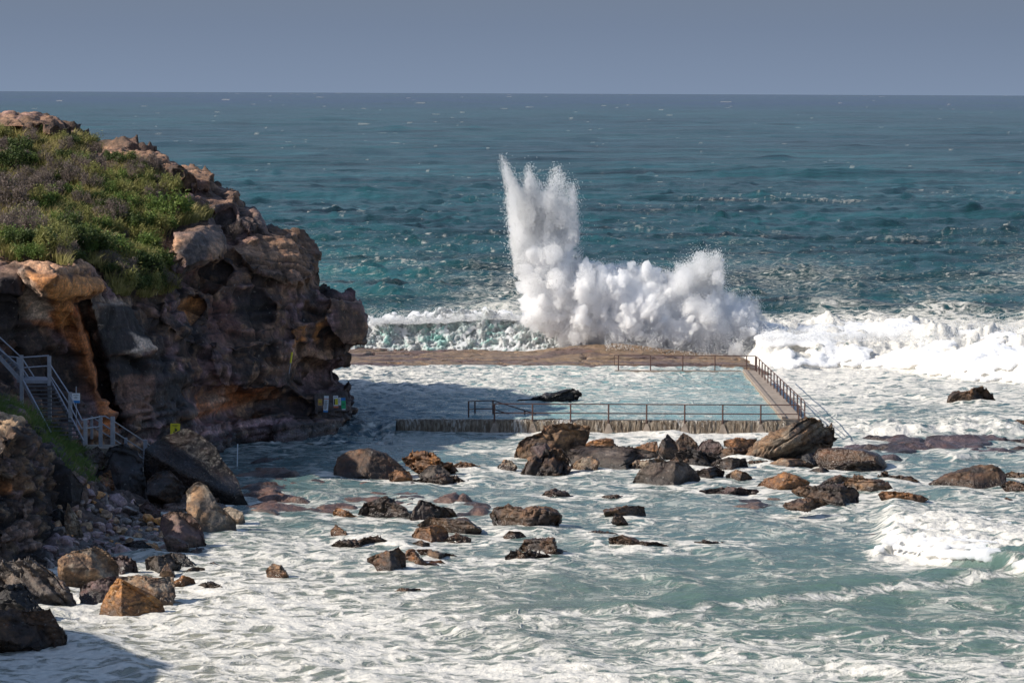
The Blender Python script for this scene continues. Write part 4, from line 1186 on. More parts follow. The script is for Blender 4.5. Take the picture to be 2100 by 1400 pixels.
    base = np.array([[1, 1, 1], [1, -1, -1], [-1, 1, -1], [-1, -1, 1]], float) * 0.8
    ax = r.normal(size=(n, 3)); ax /= np.linalg.norm(ax, axis=1)[:, None]
    an = r.uniform(0, 6.28, n)
    V = np.empty((n, 4, 3), np.float32)
    for k in range(4):
        b = base[k]
        c = np.cos(an)[:, None]; s_ = np.sin(an)[:, None]
        V[:, k] = C + R * (b * c + np.cross(ax, b) * s_ + ax * (ax @ b)[:, None] * (1 - c))
    Ft = (np.arange(n)[:, None, None] * 4 + np.array([[0, 1, 2], [0, 3, 1], [0, 2, 3], [1, 3, 2]])[None]).reshape(-1, 3)
    dm = mesh_from('drops', V.reshape(-1, 3) - o0, Ft, False)
    drops = obj('flying_drops', dm, M['spray'], root)
    drops['kind'] = 'stuff'
white_water()
spray()

# ------------------------------------------------------------------ sea pool: walls and railings
def pool():
    w = empty('pool_wall', (5, POOL_Y, 0)); tag(w, 'low concrete pool wall with water spilling over it behind the boulders', 'wall')
    o0 = (5, POOL_Y, 0)
    m = MB(o0); m.box((4.75, POOL_Y, -.05), (11.5, 0, 0), (0, .22, 0), (0, 0, .70))
    m.build('wall_body', M['concrete'], w)
    # curtain of falling water in front
    xs = np.arange(-6.6, 15.9, 0.035); tz = np.linspace(0, 1, 26)
    X, T = np.meshgrid(xs, tz)
    x = X.ravel(); t = T.ravel()
    out = 0.03 + 0.26 * np.sqrt(t) + 0.05 * fbm(np.stack([x / .16, t * .8, 0 * x], 1), 4, 3, .6) + 0.05 * n2(x, x * 0, 2.0, 6)
    z = 0.685 - 0.75 * t + 0.012 * n2(x, 0 * x, .5, 4)
    y = POOL_Y - 0.22 - out * (t > 0) + 0.10 * (t == 0)
    me = mesh_from('water_curtain', np.stack([x, y, z], 1) - np.array(o0), grid_faces(*X.shape)[:, ::-1])
    obj('water_curtain', me, M['curtain'], w)
    # outer wall with the walkway
    g = empty('pool_walkway', (16.1, 206, 0)); tag(g, 'long concrete walkway wall along the right side of the pool', 'walkway')
    m = MB((16.1, 206, 0)); m.box((16.25, 207.0, 0.0), (0.62, 0, 0), (0, 16.6, 0), (0, 0, .78)); m.build('deck', M['concrete'], g, bevel=0.05)
    m = MB((16.1, 206, 0)); m.box((15.77, 207.0, .83), (.12, 0, 0), (0, 16.5, 0), (0, 0, .055)); m.build('kerb', M['concrete'], g)
    f = empty('pool_end_wall', (11, 224, 0)); tag(f, 'low concrete wall closing the far end of the pool', 'wall')
    m = MB((11, 224, 0)); m.box((11.3, 224.0, 0), (4.3, 0, 0), (0, .25, 0), (0, 0, .74)); m.build('wall_body', M['concrete'], f)
pool()

def railing(name, label, posts, height, mid, r_post, r_rail, extra=None, buttress=None):
    """posts: list of base points; rails run over them"""
    o0 = posts[0]
    root = empty(name, tuple(o0)); tag(root, label, 'railing')
    for k, p in enumerate(posts):
        m = MB(o0); low = -0.62 if buttress and buttress[k] else -0.12
        m.tube(np.array(p) + (0, 0, low), np.array(p) + (0, 0, height), r_post, 8); m.build('post', M['rust'], root)
        if buttress and buttress[k]:
            m = MB(o0); m.frustum((p[0], p[1] - .02, -.15), .30, .20, .07, .07, .62); m.build('buttress', M['concrete'], root)
    for hh in (height, mid):
        m = MB(o0); m.path([np.array(p) + (0, 0, hh) for p in posts], r_rail, 8); m.build('rail', M['rust'], root)
    if extra:
        for nm, pts, rr, mat in extra:
            m = MB(o0); m.path(pts, rr, 6); m.build(nm, mat, root)
    return root
YN = POOL_Y - 0.34
near = [at(q, 866, YN) for q in (1014, 1092, 1170, 1248, 1326, 1404, 1482, 1560, 1638)]
near = [(p[0], YN, 0.66) for p in near]
railing('pool_railing', 'rusty two bar railing along the near wall of the pool', near, 0.93, 0.40, 0.045, 0.032, None, [True] * 8 + [False])
far = [(at(q, 765, 223.9)[0], 223.9, .74) for q in (1268, 1334, 1400, 1466, 1531, 1549)]
railing('pool_railing', 'rusty railing along the far end of the pool in front of the spray', far, 1.02, 0.36, 0.04, 0.028,
        [('end_loop', [(far[0][0], 223.9, 1.76), (far[0][0] - .28, 223.9, 1.76), (far[0][0] - .28, 223.9, 1.10), (far[0][0], 223.9, 1.10)], 0.026, M['rust'])])
side = [(16.55 + .012 * (222 - y), y, .78) for y in np.linspace(222.8, 190.2, 16)]
sx, sy, sz = side[-1]
end1 = at(1733, 893, 186.0); end2 = at(1700, 880, 186.6)
railing('pool_railing', 'long rusty railing of many posts along the walkway on the right side', side, 1.02, 0.45, 0.042, 0.028,
        [('sloping_rail', [(sx, sy, sz + 1.02), tuple(end1)], 0.03, M['rope']), ('sloping_rail', [(sx, sy, sz + .45), tuple(end2)], 0.03, M['rope'])])
def steps_rail():
    Y = POOL_Y + 1.2
    def w(px, py, y=Y): return at(px, py, y)
    a = [w(961, 861), w(974, 857, Y + 2), w(1011, 857, Y + 1.6)]
    o0 = tuple(a[0]); root = empty('steps_handrail', o0); tag(root, 'rusty handrail of the pool steps at the left end of the wall', 'railing')
    for (x, y0, y1, yy) in ((961, 822, 872, Y), (974, 822, 866, Y + 2), (1011, 820, 864, Y + 1.6), (1076, 842, 862, Y + 1.6)):
        m = MB(o0); m.tube(w(x, y1, yy), w(x, y0, yy), .045); m.build('post', M['rust'], root)
    for pts in ([w(961, 823), w(974, 822, Y + 2), w(1011, 821, Y + 1.6), w(1100, 849, Y + 1.6)], [w(961, 839), w(974, 838, Y + 2), w(1011, 838, Y + 1.6), w(1050, 851, Y + 1.6)]):
        m = MB(o0); m.path(pts, .032); m.build('rail', M['rust'], root)
steps_rail()

# ------------------------------------------------------------------ stairs on the bank
def stairs():
    o0 = tuple(at(75, 785, 158))
    root = empty('metal_stairs', o0); tag(root, 'galvanised steel stairs with a landing climbing the cliff foot', 'stairs')
    def P_(px, py, D): return np.array(at(px, py, D))
    A = P_(44, 782, 157.6); B = P_(101, 784, 157.4); C = P_(101, 770, 159.4); Dp = P_(36, 772, 159.6)
    LZ = A[2]; B[2] = C[2] = Dp[2] = LZ
    m = MB(o0); cen = (A + B + C + Dp) / 4
    m.box(cen, (B - A) / 2 + (C - Dp) / 2 * 0, (Dp - A) / 2, (0, 0, .08)); m.build('landing', M['galv'], root)
    # posts
    for px, yt, yb, D in ((44, 728, 838, 157.5), (101, 730, 868, 157.3), (144, 804, 902, 155.6), (175, 860, 912, 154.6), (38, 733, 784, 159.7)):
        m = MB(o0); a = P_(px, yb, D); b = P_(px, yt, D); a[:2] = b[:2]
        m.box((a + b) / 2, (.085, 0, 0), (0, .085, 0), (0, 0, (b[2] - a[2]) / 2)); m.build('post', M['galv'], root, bevel=.01)
    # lower flight: runs down towards the camera and to the right
    n = 15
    top_r = B + (0.08, 0, 0); bot_r = P_(172, 908, 154.4)
    width = np.array([-1.30, -0.18, 0])
    step = (bot_r - top_r) / n
    for k in range(1, n):
        c = top_r + step * k
        m = MB(o0); m.box(c + width / 2, width / 2, (0.05, -.13, 0), (0, 0, .022)); m.build('tread', M['tread'], root)
    for off in (np.zeros(3), width):
        m = MB(o0); d = bot_r - top_r; m.box((top_r + bot_r) / 2 + off, d / 2, (.03, 0, 0), (0, 0, .13)); m.build('stringer', M['galv'], root)
    # upper flight: runs up to the left
    U0 = A.copy(); U1 = P_(-130, 590, 158.2)
    dpt = np.array([0, 1.5, 0])
    d = U1 - U0; nn = 22
    for k in range(1, nn):
        c = U0 + d * k / nn
        m = MB(o0); m.box(c + dpt / 2, (.13, 0, 0), dpt / 2, (0, 0, .022)); m.build('tread', M['tread'], root)
    for off in (np.zeros(3), dpt):
        m = MB(o0); m.box((U0 + U1) / 2 + off, d / 2, (0, .03, 0), (0, 0, .14)); m.build('stringer', M['galv'], root)
    rails = [[P_(-130, 565, 158), P_(0, 692, 157.7), P_(42, 731, 157.5)], [P_(-130, 590, 158), P_(0, 717, 157.7), P_(42, 752, 157.5)],
             [P_(44, 733, 157.5), P_(100, 729, 157.3)], [P_(44, 754, 157.5), P_(100, 750, 157.3)], [P_(38, 733, 159.7), P_(0, 729, 159.8)], [P_(46, 735, 159), P_(72, 776, 158.6)], [P_(46, 755, 159), P_(60, 776, 158.6)],
             [P_(102, 746, 157.3), P_(142, 807, 155.6), P_(168, 861, 154.5)], [P_(102, 768, 157.3), P_(142, 829, 155.6), P_(168, 879, 154.5)]]
    for pts in rails:
        m = MB(o0); m.path(pts, .032); m.build('handrail', M['galv'], root)
    # the path railing going on from the stair foot
    o1 = tuple(P_(206, 905, 157)); r2 = empty('path_railing', o1); tag(r2, 'galvanised railing of the concrete path leading down from the stairs', 'railing')
    for px, yt, yb, D, hw in ((206, 852, 915, 156.2, .085), (231, 854, 912, 156.4, .10), (258, 897, 925, 158.6, .07), (298, 902, 960, 158.4, .09), (188, 854, 900, 158.8, .06)):
        m = MB(o1); a = P_(px, yb, D); b = P_(px, yt, D); a[:2] = b[:2]
        m.box((a + b) / 2, (hw, 0, 0), (0, hw, 0), (0, 0, (b[2] - a[2]) / 2)); m.build('post', M['galv'], r2, bevel=.01)
    for pts in ([P_(168, 861, 154.5), P_(206, 854, 156.2), P_(215, 853, 156.3), P_(231, 862, 156.4), P_(298, 906, 158.4), P_(316, 920, 158.9)], [P_(168, 879, 154.5), P_(206, 874, 156.2)],
                [P_(188, 854, 158.8), P_(231, 883, 156.5), P_(298, 926, 158.4), P_(312, 934, 158.8)], [P_(188, 873, 158.8), P_(231, 899, 156.5), P_(298, 943, 158.4)]):
        m = MB(o1); m.path(pts, .032); m.build('handrail', M['galv'], r2)
    c = P_(205, 918, 156.8); path = empty('concrete_path', tuple(c)); tag(path, 'short concrete path slab at the foot of the metal stairs', 'path')
    m = MB(tuple(c)); m.box(c + (0.1, .6, -.28), (.95, .1, 0), (-.1, 1.0, 0), (0, 0, .28)); m.build('slab', M['concrete'], path, bevel=.03)
    c2 = P_(262, 945, 158.4)
    m = MB(tuple(c)); d = (P_(300, 958, 158.6) - P_(228, 922, 156.8)); m.box(c2 + (0, .5, -.3), d / 2, (-.1, .9, 0), (0, 0, .22)); m.build('ramp', M['concrete'], path)
stairs()

# ------------------------------------------------------------------ signs
def sign(name, label, px0, py0, px1, py1, D, bands, lines=(), pole=None, lean=0.0, extra=None):
    """upright board seen between the two photo corners; bands: (from, to, left, right, material) in board fractions, lines: rows of small print"""
    c = np.array(at((px0 + px1) / 2, (py0 + py1) / 2, D)); w = (px1 - px0) / F * D; h = (py1 - py0) / F * D
    root = empty(name, tuple(c - np.array((0, 0, h / 2)))); tag(root, label, 'sign'); root.rotation_euler = (0, lean, 0)
    o0 = (0, 0, 0); off = h / 2
    m = MB(); m.box((0, 0, off), (w / 2, 0, 0), (0, .02, 0), (0, 0, h / 2)); m.build('board', bands[0], root)
    for k, (t0, t1, l0, l1, mat) in enumerate(bands[1:]):
        m = MB(); m.box(((l0 + l1 - 1) / 2 * w, -.022 - .004 * k, off + (1 - t0 - t1) / 2 * h), ((l1 - l0) / 2 * w, 0, 0), (0, .005, 0), (0, 0, (t1 - t0) / 2 * h)); m.build('colour_band', mat, root)
    if lines:
        m = MB(); r = random.Random(3)
        for t, l0, l1 in lines:
            x = l0
            while x < l1:
                ww = min(r.uniform(.05, .16), l1 - x)
                m.box(((x + ww / 2 - .5) * w, -.034, off + (.5 - t) * h), (ww / 2 * w, 0, 0), (0, .003, 0), (0, 0, .012 * h + .004)); x += ww + .035
        m.build('lettering', M['black_paint'], root)
    if pole:
        m = MB(); m.tube((0, .05, off + pole[0]), (0, .05, off - pole[1]), .025); m.build('pole', M['galv'], root)
    if extra: extra(root, w, h, off)
    return root
sign('information_sign', 'white sign with a blue foot on a thin pole beside the stairs', 148, 806, 164, 826, 156.4,
     [M['white_paint'], (.74, 1.0, 0, 1, M['blue_paint'])], [(.17, .14, .86), (.36, .3, .7), (.5, .3, .65)], (.55, 1.7))
def falling_figure(root, w, h, off):
    m = MB(); s = w
    m.tube((.02 * s, -.03, off + .10 * s), (.02 * s, -.045, off + .10 * s), .07 * s, 12)           # head
    m.box((.08 * s, -.034, off - .06 * s), (.09 * s, 0, .07 * s), (0, .006, 0), (-.045 * s, 0, .06 * s))
    m.box((-.04 * s, -.034, off - .20 * s), (.08 * s, 0, .05 * s), (0, .006, 0), (-.02 * s, 0, .03 * s))
    m.box((-.13 * s, -.034, off - .30 * s), (.05 * s, 0, -.08 * s), (0, .006, 0), (.02 * s, 0, .02 * s))
    m.box((.17 * s, -.034, off + .02 * s), (.06 * s, 0, -.05 * s), (0, .006, 0), (.018 * s, 0, .02 * s))
    m.build('pictogram', M['black_paint'], root)
sign('warning_sign', 'yellow warning sign with a black figure above the big dark boulder', 349, 868, 369, 893, 165.0, [M['yellow_paint']], [(.14, .2, .82), (.22, .3, .7)], (.2, .9), 0.02, falling_figure)
def rock_d(x, y):
    D = HEAD_D(np.array([float(x)]), np.array([float(y)]))
    for poly, dd, w in HEAD_RELIEF: D = D + dd * soft_poly(np.array([float(x)]), np.array([float(y)]), poly, w)
    return float(D[0])
DS = rock_d(680, 825) - 0.9 + 2.0
sign('notice_board', 'small orange notice board on the rock end, leftmost of the signs there', 652, 818, 661, 831, DS - 2.2, [M['orange_paint'], (.3, .5, .2, .8, M['yellow_paint'])], [(.6, .2, .8), (.75, .2, .7)])
sign('notice_board', 'tall narrow white board with a blue foot on the rock end', 663, 811, 672.5, 845, DS - 2.4, [M['white_paint'], (.17, .21, 0, 1, M['red_paint']), (.9, 1.0, 0, 1, M['blue_paint'])],
     [(.3, .12, .8), (.37, .12, .7), (.44, .12, .85), (.51, .12, .75), (.58, .12, .8), (.65, .12, .7), (.72, .12, .8), (.8, .12, .6)], None, 0.055)
sign('notice_board', 'white board with yellow and black panels and a red foot on the rock end', 684, 811, 694, 836, DS - 1.9, [M['white_paint'], (.24, .76, .36, .95, M['yellow_paint']), (.26, .74, .10, .32, M['black_paint']), (.84, 1.0, 0, 1, M['red_paint'])], [(.1, .15, .8)], None, -.03)
sign('notice_board', 'small plain white board between the yellow and the green board', 694.5, 815, 699.5, 830.5, DS - 1.8, [M['white_paint']], [(.2, .2, .8), (.35, .2, .7), (.5, .2, .8), (.65, .2, .7)], None, -.04)
sign('notice_board', 'blue and green board at the tip of the rock end', 700.5, 815, 709.5, 840, DS - 1.7, [M['green_paint'], (0, .24, 0, 1, M['blue_paint']), (.92, 1, .1, .9, M['white_paint'])], [(.5, .2, .8), (.6, .3, .7)], None, -.05)
def pole_thing(name, label, cat, p0, p1, r, mat):
    m = MB(p0); m.tube(p0, p1, r, 8); o = m.build(name, mat, None, tuple(p0)); tag(o, label, cat)
pole_thing('marker_pole', 'thin pale pole standing in the wet rocks beside the big dark boulder', 'pole', np.array(at(486.5, 956, 172)), np.array(at(487.5, 910, 172)), .03, M['white_paint'])
yp0 = np.array(at(593, 766, rock_d(596, 745) - .9)); yp1 = np.array(at(599, 722, rock_d(596, 745) - .7))
ym = MB(tuple(yp0)); ym.tube(yp0, yp0 + (yp1 - yp0) * .5, .022, 8); yo = ym.build('marker_pole', M['grey_paint'], None, tuple(yp0)); tag(yo, 'leaning pole with a bright yellow top against the cliff', 'pole')
ym = MB(tuple(yp0)); ym.tube(yp0 + (yp1 - yp0) * .5, yp1, .055, 8); ym.build('pole_top', M['yellow_paint'], yo)

# ------------------------------------------------------------------ boulders
def star_radius(poly, cx, cy, phi):
    """outline radius in direction phi (phi measured with y up)"""
    R = np.zeros(len(phi))
    c, s = np.cos(phi), -np.sin(phi)
    n = len(poly)
    for k in range(n):
        ax, ay = poly[k][0] - cx, poly[k][1] - cy; bx, by = poly[(k + 1) % n][0] - cx, poly[(k + 1) % n][1] - cy
        ex, ey = bx - ax, by - ay
        den = c * ey - s * ex
        den = np.where(np.abs(den) < 1e-9, 1e-9, den)
        t = (ax * ey - ay * ex) / den; u = (ax * s - ay * c) / den
        ok = (t > 0) & (u >= -1e-6) & (u <= 1 + 1e-6)
        R = np.maximum(R, np.where(ok, t, 0))
    return R

TINTS = {'dark': (C_DARK * 1.5, C_BROWN * 0.9, C_BLACK * 1.4), 'black': (C_BLACK * 1.4, C_DARK * 1.1, np.array([.04, .045, .06])), 'brown': (C_BROWN * 1.3, C_TAN * 1.0, C_DARK * 1.3), 'orange': (np.array([.36, .185, .085]), C_AMBER * .8, C_BROWN * 1.2),
         'tan': (C_TAN * 1.1, C_PALE * .85, C_BROWN), 'pale': (C_PALE * .95, C_TAN * 1.15, C_GREY * 1.3), 'purple': (C_PURP * 1.1, np.array([.17, .115, .105]), C_DARK), 'grey': (np.array([.15,.125,.11]), C_DARK * 1.4, C_GREY * 1.4),
         'amber': (C_AMBER * 1.25, np.array([.52, .28, .09]), C_BROWN * 1.5), 'pink': (np.array([.27, .19, .165]), C_PURP * 1.5, C_BROWN), 'umber': (np.array([.16, .098, .055]), C_DARK * 1.3, C_BROWN * 1.3), 'white': (np.array([.62, .58, .52]), C_PALE, C_TAN)}

ROCK_N = [0]
ROCK_AT = []
def boulder(label, poly, base, tint='dark', name='boulder', depth=0.85, box=0.62, facets=7, rough=1.0, strata=0.0, tilt=0.0, z=0.0, wet=0.6, D=None, group=None, sub=None, dark_base=True, cuts=None):
    ROCK_N[0] += 1; seed = ROCK_N[0] * 13 + 5
    r = np.random.default_rng(seed)
    pa = np.array(poly, float); pc = pa.mean(0)
    poly = [tuple(q) for q in (pc + (pa - pc) * np.array([1.05, 1.03]))]; pa = np.array(poly)
    wpx = np.ptp(pa[:, 0]); hpx = np.ptp(pa[:, 1])
    if D is None: D = (CAM_H - z) * F / (base - (190.5 + (pa[:, 0].mean() - 1050) * ROLL))
    ppm = F / D
    g0 = ground(np.array([pa[:, 0].mean()]), np.array([float(base)]), z)[0]; ROCK_AT.append((g0[0], D, wpx / ppm / 2))
    th = min(depth * wpx, 2.0 * hpx + 10, depth * 130) / ppm * 0.5    # half thickness in metres
    Dc = D + th * 0.75
    cx, cy = (pa[:, 0].min() + pa[:, 0].max()) / 2 * .5 + pa[:, 0].mean() * .5, pa[:, 1].min() * .45 + pa[:, 1].max() * .55
    if not in_poly(np.array([cx]), np.array([cy]), poly)[0]: cx, cy = pa.mean(0)
    if sub is None: sub = 6 if wpx > 110 else (5 if wpx > 32 else 4)
    U, Ft = ico(sub)
    a, b, c = U[:, 0], U[:, 1], U[:, 2]
    phi = np.arctan2(b, a)
    R = star_radius(poly, cx, cy, phi)
    cosp = np.hypot(a, b)
    p = box
    dx = R * cosp ** p * np.cos(phi); dyp = R * cosp ** p * np.sin(phi)
    ex = np.where(dyp < 0, 1.25, 1.0)                       # foot goes a little under water
    cen = np.array(at(cx, cy, Dc))
    X = np.stack([dx / ppm, -th * np.sign(c) * np.abs(c) ** p, dyp * ex / ppm], 1)
    size = max(wpx, hpx) / ppm
    def flatten(n, qt, k):
        """lay a flat face on the side towards the sea without touching the outline seen from there"""
        n = np.array(n, float); n /= np.linalg.norm(n)
        sd = X @ n; lim = np.quantile(sd, qt)
        X[:, 1] = np.minimum(X[:, 1] + np.clip(sd - lim, 0, None) / max(-n[1], .25) * k, np.maximum(X[:, 1], th * .9))
    for k in range(facets):
        n = r.normal(size=3); n[1] = -abs(n[1]) * 1.1 - .35; n[2] = n[2] * .8 + .25
        flatten(n, r.uniform(.66, .90), .95)
    for n, qt in (cuts or ()): flatten(n, qt, .97)
    me = mesh_from(name, X, Ft)
    Nn = get_no(me)
    W = X + cen
    cell = max(.35, size * .38)
    d = rock_relief(W, Nn, 1.0, seed, cell, 0.0)
    amp = min(0.13, 0.042 * size + .010) * rough
    tone = rock_relief.tone ** min(1.0, rough)
    d = d * amp
    d = d + 0.035 * min(size, 2) * rough * fbm(W / (size * .09 + .03), 3, seed + 2, .6)
    if strata:
        zz = (W[:, 2] * math.cos(tilt) - W[:, 0] * math.sin(tilt) + .05 * fbm(W / .8, 2, seed)) / strata
        k = np.floor(zz).astype(np.int64); fr = zz - k
        hh = (_hash(k, k * 0, k * 0, seed) & np.uint32(255)) / 255.0
        d = d + strata * (0.95 * (hh - .6) - .75 * (1 - smooth(0, .25, fr)))
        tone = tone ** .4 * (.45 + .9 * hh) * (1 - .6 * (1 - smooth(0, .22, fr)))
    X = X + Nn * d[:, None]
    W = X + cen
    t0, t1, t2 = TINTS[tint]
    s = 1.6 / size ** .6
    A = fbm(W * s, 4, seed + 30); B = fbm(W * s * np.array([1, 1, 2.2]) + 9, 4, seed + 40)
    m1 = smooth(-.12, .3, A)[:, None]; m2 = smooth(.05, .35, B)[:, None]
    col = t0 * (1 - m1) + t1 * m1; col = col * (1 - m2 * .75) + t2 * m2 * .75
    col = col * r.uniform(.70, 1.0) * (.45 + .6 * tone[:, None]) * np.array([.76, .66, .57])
    zb = W[:, 2] - z
    if dark_base:
        wl = smooth(min(.5, .35 * hpx / ppm) + .12, .03, zb + .22 * A)
        col = col * (1 - .6 * wl[:, None]); wv = np.clip(wet + .5 * wl, 0, 1)
    else: wv = np.full(len(W), wet)
    me.vertices.foreach_set('co', X.astype(np.float32).ravel()); me.update()
    set_col(me, 'Col', col); set_val(me, 'Wet', wv)
    o = obj(name, me, M['rock']); o.location = cen
    tag(o, label, 'boulder' if name == 'boulder' else 'rock', group)
    return o

# foot of the bank, left foreground
boulder('big black barnacled boulder in the bottom left corner of the photo', [(-60,1250),(0,1258),(60,1260),(95,1256),(112,1288),(129,1312),(124,1342),(60,1356),(-60,1362)], 1352, 'umber', rough=1.3, wet=.5)
boulder('dark boulder with a rusty red streak on top of the black corner boulder', [(-50,1212),(10,1204),(42,1202),(62,1235),(88,1262),(60,1278),(0,1288),(-50,1288)], 1285, 'black', z=.0, D=119.6, wet=.55)
boulder('large slanting grey boulder with pale streaks behind the black corner boulder', [(-50,1180),(0,1160),(60,1153),(100,1180),(128,1212),(152,1250),(120,1258),(75,1264),(20,1246),(-50,1225)], 1258, 'grey', strata=.28, tilt=-.75, rough=.6, wet=.6, cuts=[((.3,-.6,.75),.7)])
boulder('round banded grey and tan boulder beside the slanting grey one', [(120,1168),(124,1146),(145,1133),(190,1126),(216,1140),(236,1165),(236,1187),(206,1206),(150,1210),(126,1196)], 1209, 'tan', rough=.6, facets=5, wet=.3, box=.75)
boulder('dark purple block wedged under the round banded boulder', [(160,1208),(215,1186),(262,1188),(254,1240),(190,1252),(162,1232)], 1249, 'purple', D=124.6, wet=.5)
boulder('wet amber pyramid shaped boulder standing in the foam', [(197,1272),(214,1226),(239,1188),(247,1190),(264,1200),(300,1220),(326,1241),(337,1269),(300,1274),(256,1280)], 1276, 'amber', facets=0, rough=.5, wet=.85, depth=.8, box=.9, cuts=[((-.62,-.75,.30),.60),((.5,-.8,.35),.55)])
boulder('tan cracked boulder behind the amber pyramid', [(236,1188),(280,1179),(320,1187),(350,1186),(358,1215),(356,1236),(332,1247),(288,1240)], 1246, 'tan', rough=.7, wet=.5, facets=5)
boulder('small wet orange rock right of the tan cracked boulder', [(354,1196),(374,1181),(395,1189),(401,1204),(370,1209),(355,1207)], 1206, 'orange', wet=.8)
boulder('flat dark rock in the foam right of the small orange rock', [(398,1207),(425,1192),(450,1198),(463,1208),(440,1214),(404,1214)], 1212, 'umber', wet=.7, rough=1.4)
boulder('dark grey angular boulder above the tan cracked boulder', [(295,1152),(310,1140),(350,1137),(369,1160),(361,1180),(335,1184),(298,1172)], 1181, 'grey', wet=.5)
boulder('small pointed tan rock leaning on the dark grey angular boulder', [(322,1185),(342,1154),(360,1180),(350,1187)], 1185, 'brown', wet=.4, D=132.2, facets=3)
boulder('holed purple boulder between the banded and the dark grey boulder', [(222,1148),(250,1141),(275,1154),(281,1180),(240,1184),(223,1168)], 1183, 'purple', rough=2.0)
boulder('pinkish block at the waterline below the big pink boulder', [(336,1103),(346,1097),(386,1115),(386,1139),(345,1128)], 1137, 'pink', facets=3)
boulder('big rounded pink and purple boulder at the edge of the rubble', [(328,1062),(345,1054),(385,1057),(406,1080),(418,1115),(411,1132),(380,1134),(350,1116),(325,1088)], 1131, 'pink', rough=.6, wet=.4, facets=5)
boulder('tall pale sandstone boulder shaped like a seated figure', [(379,1012),(394,998),(405,992),(420,1000),(442,1036),(476,1066),(481,1090),(461,1102),(410,1103),(386,1062)], 1099, 'pale', rough=.5, facets=4, wet=.2, box=.75)
boulder('small white block right of the tall pale boulder', [(454,1044),(470,1039),(497,1050),(501,1070),(486,1078),(464,1073)], 1077, 'white', rough=.5, wet=.3, facets=4)
boulder('huge glossy blue black boulder with an overhanging edge', [(296,962),(300,922),(330,901),(352,894),(372,884),(384,884),(407,897),(437,921),(452,950),(482,985),(505,1024),(480,1037),(452,1040),(420,1022),(375,1030),(330,1040),(303,1022)], 1040, 'black', rough=.25, wet=.95, facets=4, depth=.7, cuts=[((.35,-.55,.75),.55),((-.2,-.9,-.35),.72)], D=155.0)
boulder('dark rounded boulder under the huge black boulder', [(300,990),(318,972),(345,968),(368,990),(376,1005),(364,1030),(340,1042),(305,1032)], 1042, 'dark', rough=.8, wet=.6, D=152.6)
boulder('bluish black boulder speckled white left of the huge black boulder', [(203,958),(220,924),(246,914),(276,930),(291,960),(296,1000),(300,1037),(275,1046),(240,1022),(215,988)], 1045, 'black', rough=1.1, wet=.6, D=153.5)
boulder('cluster of grey pebbly rock below the path slab', [(172,930),(198,917),(219,940),(213,960),(188,957)], 958, 'grey', rough=2.2, D=153.8)
boulder('ochre slab standing against the speckled black boulder', [(203,978),(225,963),(234,1000),(226,1017),(206,992)], 1013, 'orange', D=152.6, depth=.5)
boulder('smooth dark boulder lying against the bank', [(70,1037),(84,980),(110,953),(141,964),(167,1000),(161,1028),(110,1044)], 1045, 'black', rough=.5, D=140.5, wet=.35)
boulder('pale pink triangular rock in front of the bank', [(138,1033),(156,1060),(169,1095),(155,1107),(137,1097),(131,1062)], 1104, 'pale', facets=4, D=139.5)
boulder('dark boulder with an orange top in the rubble', [(284,1042),(300,1028),(326,1050),(330,1066),(300,1077),(284,1062)], 1075, 'purple', D=149.0)
boulder('low grey boulder behind the big pink boulder', [(343,1054),(364,1041),(386,1047),(388,1060),(350,1066)], 1062, 'grey', D=150.3)
boulder('dark wedge of rock lying at the waterline below the pink block', [(346,1136),(375,1139),(412,1165),(400,1172),(368,1170),(352,1155)], 1169, 'black', facets=3)
boulder('reddish dark rock in the foam below the dark wedge', [(370,1174),(395,1164),(418,1167),(417,1182),(380,1181)], 1180, 'umber')
boulder('small dark flat rock at the end of the dark wedge', [(414,1160),(435,1154),(451,1160),(440,1168),(418,1167)], 1165, 'umber')
boulder('purple block half way down the rubble heap', [(203,1088),(232,1075),(264,1090),(258,1120),(215,1124)], 1122, 'purple', D=144.2)
boulder('dark layered slab near the bottom of the rubble heap', [(250,1118),(288,1110),(320,1128),(302,1144),(258,1140)], 1142, 'black', strata=.1, D=139.8)
boulder('rusty wedge of rock leaning in the rubble heap', [(168,1092),(186,1086),(212,1110),(218,1130),(190,1130)], 1129, 'orange', D=142.0)
boulder('reddish rock between the bank and the banded boulder', [(120,1124),(148,1112),(176,1128),(160,1144),(128,1142)], 1142, 'pink', D=139.4)
boulder('dark purple rock at the foot of the bank below the reddish rock', [(70,1146),(108,1130),(128,1160),(98,1178),(70,1172)], 1174, 'purple', D=135.2)
boulder('orange rock at the top of the rubble heap', [(196,1042),(226,1028),(248,1046),(218,1058)], 1056, 'orange', D=149.8)
boulder('dark rounded rock at the top of the rubble heap', [(238,1040),(272,1028),(290,1050),(258,1060)], 1058, 'dark', D=150.6)
boulder('dark wet rock lying against the bank above the pink triangular rock', [(92,1058),(118,1044),(136,1062),(130,1096),(100,1100)], 1098, 'black', D=139.6)
boulder('brown rock in the middle of the rubble heap', [(262,1074),(290,1064),(308,1086),(276,1098)], 1096, 'brown', D=147.5)
boulder('dark jagged rock between the slanting grey boulder and the bank', [(30,1150),(70,1136),(96,1150),(90,1180),(40,1180)], 1178, 'black', D=132.5, rough=1.3)
